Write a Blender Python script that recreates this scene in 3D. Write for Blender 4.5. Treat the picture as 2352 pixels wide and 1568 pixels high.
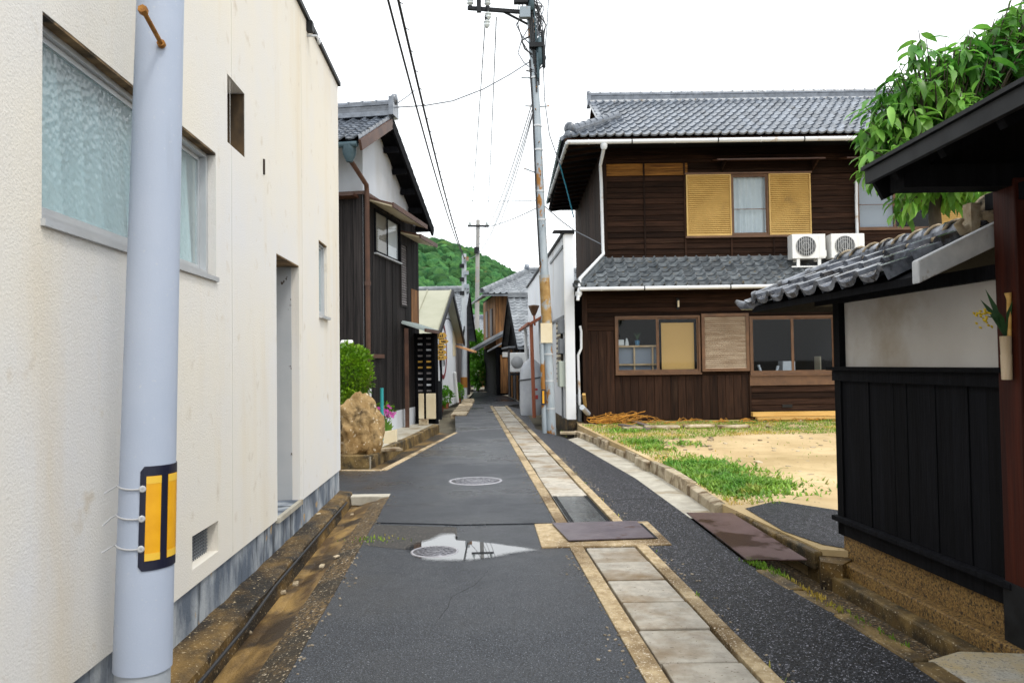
import bpy, bmesh, math, random
import numpy as np
from mathutils import Vector, Matrix, noise as mnoise
R = math.radians
random.seed(7)
for o in list(bpy.data.objects):
    bpy.data.objects.remove(o, do_unlink=True)
scene = bpy.context.scene
COL = scene.collection

# ------------------------------------------------------------------ camera
CAMH, FPX = 1.56, 1750.0            # eye height; focal length for a 2352-wide frame
PITCH, ROLL = R(1.67), R(-0.8)
cam_d = bpy.data.cameras.new('camera')
cam = bpy.data.objects.new('camera', cam_d)
COL.objects.link(cam)
cam_d.sensor_width = 36.0
cam_d.lens = FPX / 2352 * 36
cam_d.clip_start, cam_d.clip_end = 0.05, 3000
CM = Matrix.Translation((0, 0, CAMH)) @ Matrix.Rotation(math.pi/2 + PITCH, 4, 'X') @ Matrix.Rotation(ROLL, 4, 'Z')
cam.matrix_world = CM
cam_d.dof.use_dof = True
cam_d.dof.focus_distance = 6.0
cam_d.dof.aperture_fstop = 5.6
scene.camera = cam

# ------------------------------------------------------------------ sky, sun, exposure
world = bpy.data.worlds.new('World'); scene.world = world
world.use_nodes = True
wn = world.node_tree.nodes; wl = world.node_tree.links
wn.clear()
SUN_EL, SUN_AZ = R(58), R(140)      # azimuth measured from +Y towards +X
sky = wn.new('ShaderNodeTexSky'); sky.sky_type = 'NISHITA'; sky.sun_disc = False
sky.sun_elevation = SUN_EL; sky.sun_rotation = SUN_AZ
sky.air_density = 1.0; sky.dust_density = 4.0
hs = wn.new('ShaderNodeHueSaturation'); hs.inputs['Saturation'].default_value = 0.35
wl.new(sky.outputs[0], hs.inputs['Color'])
bg1 = wn.new('ShaderNodeBackground'); bg1.inputs['Strength'].default_value = 0.05
wl.new(hs.outputs[0], bg1.inputs['Color'])
bg2 = wn.new('ShaderNodeBackground'); bg2.inputs['Color'].default_value = (0.955, 0.985, 1.0, 1); bg2.inputs['Strength'].default_value = 1.6
add = wn.new('ShaderNodeAddShader'); wo = wn.new('ShaderNodeOutputWorld')
wl.new(bg1.outputs[0], add.inputs[0]); wl.new(bg2.outputs[0], add.inputs[1]); wl.new(add.outputs[0], wo.inputs['Surface'])
sd = bpy.data.lights.new('sun', 'SUN'); sd.energy = 1.5; sd.angle = R(11); sd.color = (1.0, 0.95, 0.87)
so = bpy.data.objects.new('sun', sd); COL.objects.link(so)
sdir = Vector((math.sin(SUN_AZ)*math.cos(SUN_EL), math.cos(SUN_AZ)*math.cos(SUN_EL), math.sin(SUN_EL)))
so.rotation_euler = sdir.to_track_quat('Z', 'Y').to_euler()
cy = scene.cycles
cy.max_bounces = 6; cy.diffuse_bounces = 3; cy.glossy_bounces = 3; cy.transmission_bounces = 3; cy.transparent_max_bounces = 6
vs = scene.view_settings
vs.view_transform = 'Standard'; vs.look = 'None'; vs.exposure = 0.0; vs.gamma = 1.0; vs.use_curve_mapping = False

# ------------------------------------------------------------------ measuring helpers (survey of the place)
CR = CM.to_3x3()
def ray(x, y):
    return CR @ Vector(((x-1176)/FPX, -(y-784)/FPX, -1))
def at(x, y, Y):
    d = ray(x, y); k = Y/d.y
    return Vector((d.x*k, Y, CAMH + d.z*k))
def gr(x, y, z=0.0):
    d = ray(x, y); k = (z-CAMH)/d.z
    return Vector((d.x*k, d.y*k, z))

# ------------------------------------------------------------------ object helpers
W = {}
def place(o, parent, mw=None):
    mw = mw or Matrix.Identity(4)
    COL.objects.link(o)
    o.matrix_basis = mw
    if parent is not None:
        o.parent = parent
        o.matrix_parent_inverse = W[parent.name].inverted()
    W[o.name] = mw
    return o
def tag(o, label=None, cat=None, group=None, kind=None):
    if label: o['label'] = label
    if cat: o['category'] = cat
    if group: o['group'] = group
    if kind: o['kind'] = kind
    return o
def thing(name, loc, label, cat, group=None):
    o = bpy.data.objects.new(name, None)
    o.empty_display_size = 0.2
    place(o, None, Matrix.Translation(Vector(loc)))
    return tag(o, label, cat, group)

class MB:
    """collects shapes into one mesh"""
    def __init__(s): s.v = []; s.f = []; s.sm = []
    def add(s, vs_, fs_, smooth=False):
        n = len(s.v)
        s.v += [tuple(v) for v in vs_]
        s.f += [tuple(i+n for i in f) for f in fs_]
        s.sm += [smooth]*len(fs_)
        return s
    def box(s, x0, x1, y0, y1, z0, z1):
        return s.hexa([(x0,y0,z0),(x1,y0,z0),(x1,y1,z0),(x0,y1,z0),(x0,y0,z1),(x1,y0,z1),(x1,y1,z1),(x0,y1,z1)])
    def hexa(s, p):
        return s.add(p, [(3,2,1,0),(4,5,6,7),(0,1,5,4),(1,2,6,5),(2,3,7,6),(3,0,4,7)])
    def obox(s, c, ax, ay, az):
        c = Vector(c); ax, ay, az = Vector(ax), Vector(ay), Vector(az)
        p = [c-ax-ay-az, c+ax-ay-az, c+ax+ay-az, c-ax+ay-az, c-ax-ay+az, c+ax-ay+az, c+ax+ay+az, c-ax+ay+az]
        return s.hexa(p)
    def fbox(s, fr, a0, a1, b0, b1, z0, z1):
        """box in a frame function fr(a,b,z)"""
        p = [fr(a0,b0,z0),fr(a1,b0,z0),fr(a1,b1,z0),fr(a0,b1,z0),fr(a0,b0,z1),fr(a1,b0,z1),fr(a1,b1,z1),fr(a0,b1,z1)]
        return s.hexa(p)
    def bar(s, p, q, w, h=None, up=(0,0,1)):
        p, q = Vector(p), Vector(q); h = h or w
        d = (q-p).normalized(); u = Vector(up)
        if abs(d.dot(u)) > .95: u = Vector((0,1,0))
        a = d.cross(u).normalized(); b = a.cross(d)
        return s.obox((p+q)/2, d*((q-p).length/2), a*(w/2), b*(h/2))
    def quad(s, a, b, c, d): return s.add([a,b,c,d], [(0,1,2,3)])
    def poly(s, pts): return s.add(pts, [tuple(range(len(pts)))])
    def slab(s, pts, off):
        """extrude polygon pts by vector off (top = pts)"""
        n = len(pts); off = Vector(off)
        v = [Vector(p) for p in pts] + [Vector(p)+off for p in pts]
        f = [tuple(range(n)), tuple(range(2*n-1, n-1, -1))]
        for i in range(n):
            j = (i+1) % n
            f.append((i, i+n, j+n, j))
        return s.add(v, f)
    def tube(s, pts, r, n=8, caps=True, smooth=True):
        pts = [Vector(p) for p in pts]
        rs = r if isinstance(r, (list, tuple)) else [r]*len(pts)
        vs_, fs_ = [], []
        prev = None
        for i, p in enumerate(pts):
            if i == 0: d = pts[1]-p
            elif i == len(pts)-1: d = p-pts[i-1]
            else: d = (pts[i+1]-p).normalized() + (p-pts[i-1]).normalized()
            d.normalize()
            if prev is None:
                u = Vector((0,0,1)) if abs(d.z) < .9 else Vector((1,0,0))
                a = d.cross(u).normalized()
            else:
                a = (prev - d*prev.dot(d)).normalized()
            prev = a
            b = d.cross(a)
            for k in range(n):
                t = 2*math.pi*k/n
                vs_.append(p + (a*math.cos(t)+b*math.sin(t))*rs[i])
        for i in range(len(pts)-1):
            for k in range(n):
                k2 = (k+1) % n
                fs_.append((i*n+k, i*n+k2, (i+1)*n+k2, (i+1)*n+k))
        s.add(vs_, fs_, smooth)
        if caps:
            m = (len(pts)-1)*n
            s.add(vs_[:n], [tuple(range(n-1,-1,-1))]); s.add(vs_[m:m+n], [tuple(range(n))])
        return s
    def lathe(s, c, prof, n=16, axis=(0,0,1), smooth=True):
        c = Vector(c); ax = Vector(axis).normalized()
        u = Vector((1,0,0)) if abs(ax.x) < .9 else Vector((0,1,0))
        a = ax.cross(u).normalized(); b = ax.cross(a)
        vs_, fs_ = [], []
        for (r, h) in prof:
            for k in range(n):
                t = 2*math.pi*k/n
                vs_.append(c + ax*h + (a*math.cos(t)+b*math.sin(t))*r)
        for i in range(len(prof)-1):
            for k in range(n):
                k2 = (k+1) % n
                fs_.append((i*n+k, i*n+k2, (i+1)*n+k2, (i+1)*n+k))
        s.add(vs_, fs_, smooth)
        m = (len(prof)-1)*n
        if prof[0][0] > 1e-5: s.add(vs_[:n], [tuple(range(n-1,-1,-1))])
        if prof[-1][0] > 1e-5: s.add(vs_[m:m+n], [tuple(range(n))])
        return s
    def mesh(s, name):
        me = bpy.data.meshes.new(name)
        me.from_pydata(s.v, [], s.f)
        if any(s.sm): me.polygons.foreach_set('use_smooth', s.sm)
        return me
    def build(s, name, m, parent=None, bevel=0, kind=None, fix=True):
        me = s.mesh(name)
        if fix:
            bm = bmesh.new(); bm.from_mesh(me)
            bmesh.ops.recalc_face_normals(bm, faces=bm.faces[:])
            bm.to_mesh(me); bm.free()
        me.materials.append(m)
        o = bpy.data.objects.new(name, me)
        place(o, parent)
        if bevel:
            b = o.modifiers.new('bevel', 'BEVEL'); b.width = bevel; b.segments = 2; b.limit_method = 'ANGLE'
        if kind: o['kind'] = kind
        return o
def inst(name, me, parent, mw):
    o = bpy.data.objects.new(name, me)
    return place(o, parent, mw)

def wall_holes(mb, fr, a0, a1, z0, z1, holes, depth=.12, back=False):
    """wall sheet in frame fr(a, d, z): d=0 is the outer face, d<0 inward. holes=(a0,a1,z0,z1[,depth])"""
    As = sorted({a0, a1, *[h[0] for h in holes], *[h[1] for h in holes]})
    Zs = sorted({z0, z1, *[h[2] for h in holes], *[h[3] for h in holes]})
    for i in range(len(As)-1):
        for j in range(len(Zs)-1):
            am, zm = (As[i]+As[i+1])/2, (Zs[j]+Zs[j+1])/2
            if any(h[0] < am < h[1] and h[2] < zm < h[3] for h in holes): continue
            mb.quad(fr(As[i],0,Zs[j]), fr(As[i+1],0,Zs[j]), fr(As[i+1],0,Zs[j+1]), fr(As[i],0,Zs[j+1]))
    for h in holes:
        d = -(h[4] if len(h) > 4 else depth)
        b0, b1, c0, c1 = h[:4]
        mb.quad(fr(b0,0,c0), fr(b1,0,c0), fr(b1,d,c0), fr(b0,d,c0))
        mb.quad(fr(b0,0,c1), fr(b0,d,c1), fr(b1,d,c1), fr(b1,0,c1))
        mb.quad(fr(b0,0,c0), fr(b0,d,c0), fr(b0,d,c1), fr(b0,0,c1))
        mb.quad(fr(b1,0,c0), fr(b1,0,c1), fr(b1,d,c1), fr(b1,d,c0))
        if back: mb.quad(fr(b0,d,c0), fr(b1,d,c0), fr(b1,d,c1), fr(b0,d,c1))
    return mb

# ------------------------------------------------------------------ materials
def N(nt, t): return nt.nodes.new(t)
def rgba(c): return (c[0], c[1], c[2], 1)
def mat(name, c1, c2=None, scale=4.0, stretch=(1,1,1), lo=.35, hi=.65, rough=.7, rough2=None, bump=0.0, bscale=None,
        bdist=.01, spec=.5, metal=0.0, rnd=0.0, c3=None, s3=1.5, st3=(1,1,1), t3=(.55,.7), c4=None, s4=40, t4=(.6,.66), trans=0.0, vor=None):
    m = bpy.data.materials.new(name); m.use_nodes = True
    nt = m.node_tree; L = nt.links; b = nt.nodes['Principled BSDF']
    b.inputs['Roughness'].default_value = rough
    b.inputs['Specular IOR Level'].default_value = spec
    b.inputs['Metallic'].default_value = metal
    tc = N(nt, 'ShaderNodeTexCoord'); oi = N(nt, 'ShaderNodeObjectInfo')
    ofs = N(nt, 'ShaderNodeVectorMath'); ofs.operation = 'MULTIPLY_ADD'
    L.new(oi.outputs['Random'], ofs.inputs[0]); ofs.inputs[1].default_value = (31, 17, 23); L.new(tc.outputs['Object'], ofs.inputs[2])
    base = ofs.outputs[0]
    def nz(sc, st=(1,1,1), det=5, rg=.6):
        mp = N(nt, 'ShaderNodeMapping'); mp.inputs['Scale'].default_value = [sc*k for k in st]
        L.new(base, mp.inputs['Vector'])
        n = N(nt, 'ShaderNodeTexNoise'); n.inputs['Scale'].default_value = 1.0; n.inputs['Detail'].default_value = det; n.inputs['Roughness'].default_value = rg
        L.new(mp.outputs[0], n.inputs['Vector']); return n.outputs['Fac']
    def rmp(f, a, c):
        r = N(nt, 'ShaderNodeMapRange'); r.inputs['From Min'].default_value = a; r.inputs['From Max'].default_value = c
        L.new(f, r.inputs['Value']); return r.outputs[0]
    def mx(f, a, c):
        x = N(nt, 'ShaderNodeMix'); x.data_type = 'RGBA'
        if isinstance(f, float): x.inputs['Factor'].default_value = f
        else: L.new(f, x.inputs['Factor'])
        for s_, k in ((a, 6), (c, 7)):
            if isinstance(s_, tuple): x.inputs[k].default_value = rgba(s_)
            else: L.new(s_, x.inputs[k])
        return x.outputs[2]
    col = None; f1 = None
    if c2 is not None:
        f1 = rmp(nz(scale, stretch), lo, hi); col = mx(f1, c1, c2)
    if vor:
        vc, vs_, vamt = vor
        v = N(nt, 'ShaderNodeTexVoronoi'); v.inputs['Scale'].default_value = vs_; L.new(base, v.inputs['Vector'])
        sx = N(nt, 'ShaderNodeSeparateColor'); L.new(v.outputs['Color'], sx.inputs[0])
        mm = N(nt, 'ShaderNodeMath'); mm.operation = 'MULTIPLY'; mm.inputs[1].default_value = vamt; L.new(sx.outputs[0], mm.inputs[0])
        col = mx(mm.outputs[0], col or c1, vc)
    if c3 is not None:
        col = mx(rmp(nz(s3, st3), *t3), col or c1, c3)
    if c4 is not None:
        col = mx(rmp(nz(s4, (1,1,1), 2), *t4), col or c1, c4)
    if rnd:
        ge = N(nt, 'ShaderNodeNewGeometry')
        a_ = N(nt, 'ShaderNodeMath'); a_.operation = 'ADD'; L.new(oi.outputs['Random'], a_.inputs[0]); L.new(ge.outputs['Random Per Island'], a_.inputs[1])
        fr_ = N(nt, 'ShaderNodeMath'); fr_.operation = 'FRACT'; L.new(a_.outputs[0], fr_.inputs[0])
        r = N(nt, 'ShaderNodeMapRange'); r.inputs['To Min'].default_value = 1-rnd; r.inputs['To Max'].default_value = 1+rnd
        L.new(fr_.outputs[0], r.inputs['Value'])
        h = N(nt, 'ShaderNodeHueSaturation'); L.new(r.outputs[0], h.inputs['Value'])
        if col is None: h.inputs['Color'].default_value = rgba(c1)
        else: L.new(col, h.inputs['Color'])
        col = h.outputs[0]
    if col is None: b.inputs['Base Color'].default_value = rgba(c1)
    else: L.new(col, b.inputs['Base Color'])
    if rough2 is not None:
        r = N(nt, 'ShaderNodeMapRange'); r.inputs['To Min'].default_value = rough; r.inputs['To Max'].default_value = rough2
        L.new(rmp(nz(s3 if c3 else scale*.3), .4, .62), r.inputs['Value']); L.new(r.outputs[0], b.inputs['Roughness'])
    if bump:
        bp = N(nt, 'ShaderNodeBump'); bp.inputs['Strength'].default_value = bump; bp.inputs['Distance'].default_value = bdist
        L.new(nz(bscale or scale*4, stretch if bscale is None else (1,1,1), 4), bp.inputs['Height']); L.new(bp.outputs[0], b.inputs['Normal'])
    if trans:
        tr = N(nt, 'ShaderNodeBsdfTranslucent'); ms = N(nt, 'ShaderNodeMixShader'); ms.inputs[0].default_value = trans
        out = nt.nodes['Material Output']
        if col is None: tr.inputs['Color'].default_value = rgba(c1)
        else: L.new(col, tr.inputs['Color'])
        L.new(b.outputs[0], ms.inputs[1]); L.new(tr.outputs[0], ms.inputs[2]); L.new(ms.outputs[0], out.inputs['Surface'])
    return m
def glass(name, tint=(.9,.95,1), diff=0.0, dcol=(.6,.66,.7), bump=0.0, bscale=30, rough=.02, fres=1.5):
    """thin window glass: clear layer, a share of frosted surface, mirror by Fresnel"""
    m = bpy.data.materials.new(name); m.use_nodes = True
    nt = m.node_tree; L = nt.links; nt.nodes.clear()
    out = N(nt, 'ShaderNodeOutputMaterial'); t = N(nt, 'ShaderNodeBsdfTransparent'); t.inputs[0].default_value = rgba(tint)
    g = N(nt, 'ShaderNodeBsdfGlossy'); g.inputs['Roughness'].default_value = rough
    lw = N(nt, 'ShaderNodeLayerWeight'); lw.inputs['Blend'].default_value = .5
    pw = N(nt, 'ShaderNodeMath'); pw.operation = 'POWER'; pw.inputs[1].default_value = 4.0; L.new(lw.outputs['Facing'], pw.inputs[0])
    fr = N(nt, 'ShaderNodeMath'); fr.operation = 'MULTIPLY_ADD'; fr.inputs[1].default_value = min(.9,(fres-1)*1.5); fr.inputs[2].default_value = ((fres-1)/(fres+1))**2; L.new(pw.outputs[0], fr.inputs[0])
    src = t.outputs[0]
    bp = None
    if bump:
        tc = N(nt, 'ShaderNodeTexCoord'); v = N(nt, 'ShaderNodeTexVoronoi'); v.feature = 'SMOOTH_F1'; v.inputs['Scale'].default_value = bscale
        L.new(tc.outputs['Object'], v.inputs['Vector'])
        bp = N(nt, 'ShaderNodeBump'); bp.inputs['Strength'].default_value = bump; bp.inputs['Distance'].default_value = .01
        L.new(v.outputs['Distance'], bp.inputs['Height']); L.new(bp.outputs[0], g.inputs['Normal'])
    if diff:
        d = N(nt, 'ShaderNodeBsdfDiffuse'); d.inputs[0].default_value = rgba(dcol)
        if bp: L.new(bp.outputs[0], d.inputs['Normal'])
        ms = N(nt, 'ShaderNodeMixShader'); ms.inputs[0].default_value = diff
        L.new(src, ms.inputs[1]); L.new(d.outputs[0], ms.inputs[2]); src = ms.outputs[0]
    m2 = N(nt, 'ShaderNodeMixShader'); L.new(fr.outputs[0], m2.inputs[0]); L.new(src, m2.inputs[1]); L.new(g.outputs[0], m2.inputs[2])
    L.new(m2.outputs[0], out.inputs['Surface'])
    return m

M = {}
M['asphalt'] = mat('asphalt', (.0025,.0035,.0055), (.050,.058,.074), scale=95, lo=.40, hi=.62, rough=.56, rough2=.20, bump=.7, bscale=130, bdist=.007, spec=.5, c3=(.010,.013,.018), s3=.5, t3=(.46,.80), c4=(.26,.28,.32), s4=110, t4=(.625,.68))
M['asphalt_new'] = mat('asphalt_new', (.001,.0014,.0024), (.034,.037,.046), scale=70, lo=.42, hi=.62, rough=.55, rough2=.42, bump=1.0, bscale=100, bdist=.01, spec=.35, c4=(.36,.36,.42), s4=85, t4=(.62,.66))
M['asphalt_patch'] = mat('asphalt_patch', (.018,.018,.019), (.05,.045,.04), scale=50, rough=.6, bump=.8, bscale=90, c4=(.25,.22,.18), s4=60, t4=(.63,.66))
M['earth'] = mat('earth', (.09,.075,.05), (.16,.14,.09), scale=1.2, rough=.95, bump=.4, bscale=9, bdist=.05)
M['mossy'] = mat('mossy_concrete', (.026,.016,.007), (.21,.125,.034), scale=3.2, stretch=(1,.4,1), lo=.40, hi=.64, rough=.6, bump=.9, bscale=60, spec=.35, c3=(.014,.010,.006), s3=2.0, t3=(.46,.60), c4=(.44,.35,.21), s4=55, t4=(.63,.68))
M['mossy_light'] = mat('mossy_light', (.085,.050,.014), (.25,.165,.055), scale=7, rough=.6, bump=.8, bscale=70, c3=(.030,.022,.010), s3=3, t3=(.46,.62), c4=(.50,.42,.28), s4=60, t4=(.64,.70))
M['concrete'] = mat('concrete', (.36,.33,.27), (.52,.49,.41), scale=5, rough=.7, bump=.45, bscale=80, c3=(.26,.19,.10), s3=1.7, t3=(.5,.7), rnd=.08)
M['slab'] = mat('slab_concrete', (.33,.30,.25), (.50,.46,.39), scale=11, rough=.5, rough2=.7, bump=.5, bscale=90, c3=(.22,.15,.075), s3=2.0, t3=(.46,.68), rnd=.18, c4=(.16,.12,.08), s4=40, t4=(.66,.72))
M['border'] = mat('border_concrete', (.32,.225,.11), (.56,.44,.27), scale=16, rough=.75, bump=.7, bscale=90, c3=(.14,.085,.03), s3=1.3, t3=(.45,.62), c4=(.64,.56,.44), s4=70, t4=(.60,.66))
M['dark_gap'] = mat('channel_bottom', (.012,.011,.010), rough=.9)
M['wet_plate'] = mat('wet_plate', (.06,.065,.07), (.11,.12,.125), scale=3, stretch=(9,.6,1), rough=.12, rough2=.3, bump=.1, bscale=200)
M['steel_plate'] = mat('steel_plate', (.115,.095,.115), (.16,.135,.15), scale=4, rough=.36, rough2=.52, bump=.12, bscale=120, c3=(.085,.05,.045), s3=3, t3=(.6,.66), metal=.25)
M['steel_plate_rust'] = mat('steel_plate_rusty', (.135,.085,.085), (.19,.125,.125), scale=4, rough=.28, bump=.15, bscale=120, c3=(.040,.014,.009), s3=1.7, t3=(.50,.55), metal=.2)
M['iron'] = mat('cast_iron', (.12,.12,.14), (.26,.26,.29), scale=25, rough=.4, metal=.4, bump=.3, bscale=90)
M['sand'] = mat('sand', (.46,.33,.165), (.63,.48,.27), scale=.9, rough=.95, bump=.5, bscale=40, c3=(.33,.235,.10), s3=.6, t3=(.48,.72), c4=(.24,.17,.09), s4=16, t4=(.64,.72))
M['dry_soil'] = mat('dry_soil', (.26,.17,.055), (.44,.31,.12), scale=3, rough=.95, bump=.6, bscale=30, c3=(.16,.12,.03), s3=2, t3=(.5,.65), c4=(.5,.42,.28), s4=20, t4=(.65,.7))
M['grass'] = mat('grass_blade', (.12,.26,.02), (.30,.40,.045), scale=1.2, rough=.6, rnd=.4, c3=(.52,.38,.08), s3=1.2, t3=(.50,.64), trans=.3)
M['weed'] = mat('weed_leaf', (.09,.25,.025), (.26,.43,.06), scale=2.0, rough=.55, rnd=.45, trans=.35, c3=(.45,.40,.10), s3=1.7, t3=(.57,.70))
M['stucco'] = mat('cream_stucco', (.70,.695,.695), (.75,.71,.63), scale=.5, lo=.34, hi=.6, rough=.92, spec=.2, bump=.4, bscale=95, bdist=.009, c3=(.66,.56,.40), s3=.8, st3=(1,1.8,.26), t3=(.53,.86), c4=(.60,.54,.45), s4=6, t4=(.64,.82))
M['plinth'] = mat('plinth', (.10,.125,.165), (.36,.39,.42), scale=3.2, stretch=(1,1.5,.7), lo=.40, hi=.62, rough=.85, bump=.4, bscale=60, c3=(.045,.055,.07), s3=3.2, st3=(1,2.5,.5), t3=(.54,.66), c4=(.40,.27,.12), s4=5, t4=(.68,.74))
M['pole_sheet'] = mat('pole_sheet', (.385,.445,.56), (.43,.485,.595), scale=1.6, rough=.55, bump=.10, bscale=120, spec=.3, c3=(.33,.37,.45), s3=3, st3=(2,2,.25), t3=(.56,.8), c4=(.47,.51,.58), s4=60, t4=(.66,.74))
M['pole_bare'] = mat('pole_bare', (.33,.37,.42), (.42,.45,.48), scale=5, rough=.7, bump=.2, bscale=120)
M['navy'] = mat('navy_sheet', (.008,.010,.028), rough=.4)
M['yellow'] = mat('yellow_reflector', (.72,.34,.005), (.80,.40,.01), scale=8, rough=.4)
M['yellow_pale'] = mat('yellow_reflector_pale', (.80,.50,.05), rough=.4)
M['tie'] = mat('cable_tie', (.45,.46,.48), rough=.5)
M['rust_bolt'] = mat('rusted_bolt', (.20,.075,.01), (.38,.17,.025), scale=40, rough=.8, bump=.4, bscale=150)
M['alu'] = mat('aluminium', (.48,.50,.52), (.56,.58,.6), scale=3, rough=.42, metal=.35)
M['alu_dark'] = mat('bronze_frame', (.10,.06,.035), (.15,.09,.05), scale=5, rough=.5)
M['curtain'] = mat('white_curtain', (.62,.68,.70), (.72,.77,.78), scale=3, rough=.9, trans=.3)
M['curtain_blue'] = mat('pale_blue_curtain', (.52,.72,.76), (.72,.85,.86), scale=2, stretch=(1,1,.2), rough=.9, trans=.25)
M['frost'] = glass('frosted_glass', tint=(.90,.98,1.0), diff=.38, dcol=(.66,.80,.84), bump=.45, bscale=40, rough=.15, fres=1.4)
M['glass'] = glass('clear_glass', tint=(.86,.91,.95), fres=1.36)
M['glass_dark'] = glass('dark_glass', tint=(.62,.68,.74), fres=1.5)
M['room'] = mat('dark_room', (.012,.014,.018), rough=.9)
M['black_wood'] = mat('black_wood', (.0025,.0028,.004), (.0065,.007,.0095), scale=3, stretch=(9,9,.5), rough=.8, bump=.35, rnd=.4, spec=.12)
M['brown_wood'] = mat('brown_wood_h', (.0095,.0048,.003), (.036,.0175,.0105), scale=3, stretch=(.5,9,9), lo=.3, hi=.7, rough=.85, bump=.6, rnd=.5, spec=.12, c3=(.075,.042,.026), s3=2.2, st3=(.4,3,5), t3=(.60,.80))
M['brown_wood_v'] = mat('brown_wood_v', (.012,.006,.0038), (.040,.019,.011), scale=3, stretch=(9,9,.5), lo=.3, hi=.7, rough=.8, bump=.5, rnd=.45, spec=.15, c3=(.07,.04,.025), s3=2.0, st3=(4,4,.4), t3=(.60,.8))
M['orange_wood'] = mat('worn_orange_wood', (.10,.036,.007), (.42,.19,.035), scale=3, stretch=(.5,5,9), lo=.35, hi=.68, rough=.75, bump=.4, rnd=.3, spec=.25)
M['weathered_wood'] = mat('weathered_black_wood', (.006,.0055,.006), (.040,.034,.033), scale=2.2, stretch=(10,10,.3), lo=.38, hi=.75, rough=.78, bump=.5, rnd=.45, spec=.18)
M['far_wood'] = mat('warm_board', (.10,.042,.014), (.30,.14,.045), scale=2, stretch=(6,6,.5), rough=.75, rnd=.3)
M['grey_wood'] = mat('grey_board', (.13,.12,.125), (.24,.22,.22), scale=3, stretch=(8,8,.5), rough=.8, rnd=.25)
M['red_wood'] = mat('red_brown_post', (.022,.0035,.002), (.065,.011,.004), scale=2, stretch=(9,9,.4), rough=.6, bump=.25, spec=.2)
M['plaster'] = mat('white_plaster', (.56,.53,.50), (.63,.61,.585), scale=1.6, rough=.9, bump=.15, bscale=40, c3=(.44,.38,.31), s3=1.3, t3=(.5,.68))
M['plaster_cool'] = mat('cool_plaster', (.50,.54,.60), (.58,.61,.66), scale=.8, rough=.9, c3=(.45,.46,.47), s3=.9, st3=(1,1,.3), t3=(.52,.72))
M['white_paint'] = mat('white_paint', (.68,.71,.75), (.76,.78,.81), scale=1.0, rough=.75, c3=(.55,.53,.50), s3=1.2, st3=(1,1,.35), t3=(.58,.75), bump=.1, bscale=30)
M['tile'] = mat('smoked_tile', (.055,.068,.09), (.17,.195,.235), scale=6, lo=.3, hi=.7, rough=.22, rough2=.36, rnd=.35, spec=.8, c3=(.09,.08,.06), s3=5, t3=(.62,.74))
M['tile_weathered'] = mat('weathered_tile', (.055,.066,.078), (.18,.20,.215), scale=7, rough=.30, rnd=.22, spec=.7, c3=(.16,.125,.07), s3=6, t3=(.60,.7), bump=.2, bscale=60)
M['tile_fence'] = mat('fence_tile', (.045,.053,.072), (.26,.285,.335), scale=8, lo=.38, hi=.70, rough=.18, rnd=.35, spec=.9, c3=(.014,.013,.015), s3=6, t3=(.50,.60), bump=.25, bscale=70)
M['mortar'] = mat('aged_mortar', (.27,.20,.115), (.44,.37,.27), scale=16, rough=.85, bump=.6, bscale=60, c3=(.07,.06,.045), s3=9, t3=(.56,.66))
M['verge_white'] = mat('lime_verge', (.46,.48,.51), (.60,.61,.63), scale=9, rough=.7, bump=.4, bscale=50, c3=(.20,.15,.09), s3=6, t3=(.58,.66))
M['rain_white'] = mat('white_gutter', (.60,.63,.66), (.70,.72,.74), scale=2, rough=.45, c3=(.36,.24,.13), s3=3, t3=(.62,.74))
M['copper'] = mat('brown_gutter', (.055,.022,.013), (.10,.045,.025), scale=3, rough=.5)
M['shutter_tan'] = mat('tan_shutter', (.50,.32,.095), (.60,.40,.13), scale=3, rough=.55, c3=(.36,.23,.08), s3=2, t3=(.6,.75))
M['shutter_grey'] = mat('weathered_shutter', (.25,.17,.10), (.42,.33,.23), scale=3, stretch=(.6,4,5), rough=.6)
M['frame_brown'] = mat('brown_frame', (.09,.042,.018), (.15,.072,.03), scale=4, rough=.55)
M['cork'] = mat('cork_board', (.44,.25,.07), (.56,.35,.12), scale=45, rough=.85)
M['pale_wood'] = mat('pale_wood', (.46,.30,.15), (.6,.43,.25), scale=6, rough=.6)
M['grey_panel'] = mat('grey_panel', (.25,.28,.33), rough=.7)
M['white_plastic'] = mat('white_plastic', (.70,.71,.71), (.76,.77,.76), scale=3, rough=.45)
M['grey_plastic'] = mat('grey_plastic', (.16,.175,.20), (.22,.24,.265), scale=4, rough=.5)
M['fan_dark'] = mat('fan_dark', (.06,.065,.07), rough=.5)
M['fan_grille'] = mat('fan_grille', (.36,.37,.38), rough=.5)
M['galv'] = mat('galvanised_rusty', (.24,.29,.33), (.38,.43,.47), scale=3, stretch=(1,1,.4), rough=.5, metal=.2, c3=(.30,.13,.02), s3=3.2, st3=(1,1,.45), t3=(.55,.59), bump=.15, bscale=50)
M['rust_band'] = mat('rust_yellow', (.30,.17,.05), (.42,.27,.10), scale=5, rough=.75, c3=(.34,.37,.38), s3=4, t3=(.52,.62))
M['far_pole'] = mat('far_pole', (.36,.40,.44), (.46,.49,.52), scale=1, rough=.6)
M['rust_pole'] = mat('far_rust_pole', (.26,.26,.26), (.38,.37,.35), scale=.6, rough=.7, c3=(.36,.19,.09), s3=.8, t3=(.58,.66))
M['wire'] = mat('wire_black', (.012,.013,.016), rough=.5)
M['wire_grey'] = mat('wire_grey', (.16,.18,.21), rough=.5)
M['wire_blue'] = mat('wire_blue', (.01,.16,.25), rough=.5)
M['black_metal'] = mat('black_metal', (.006,.007,.009), (.016,.018,.021), scale=9, rough=.55, spec=.25)
M['teal_metal'] = mat('teal_metal', (.02,.05,.065), (.05,.09,.11), scale=9, rough=.5)
M['ceramic'] = mat('white_ceramic', (.55,.6,.6), rough=.25)
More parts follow.
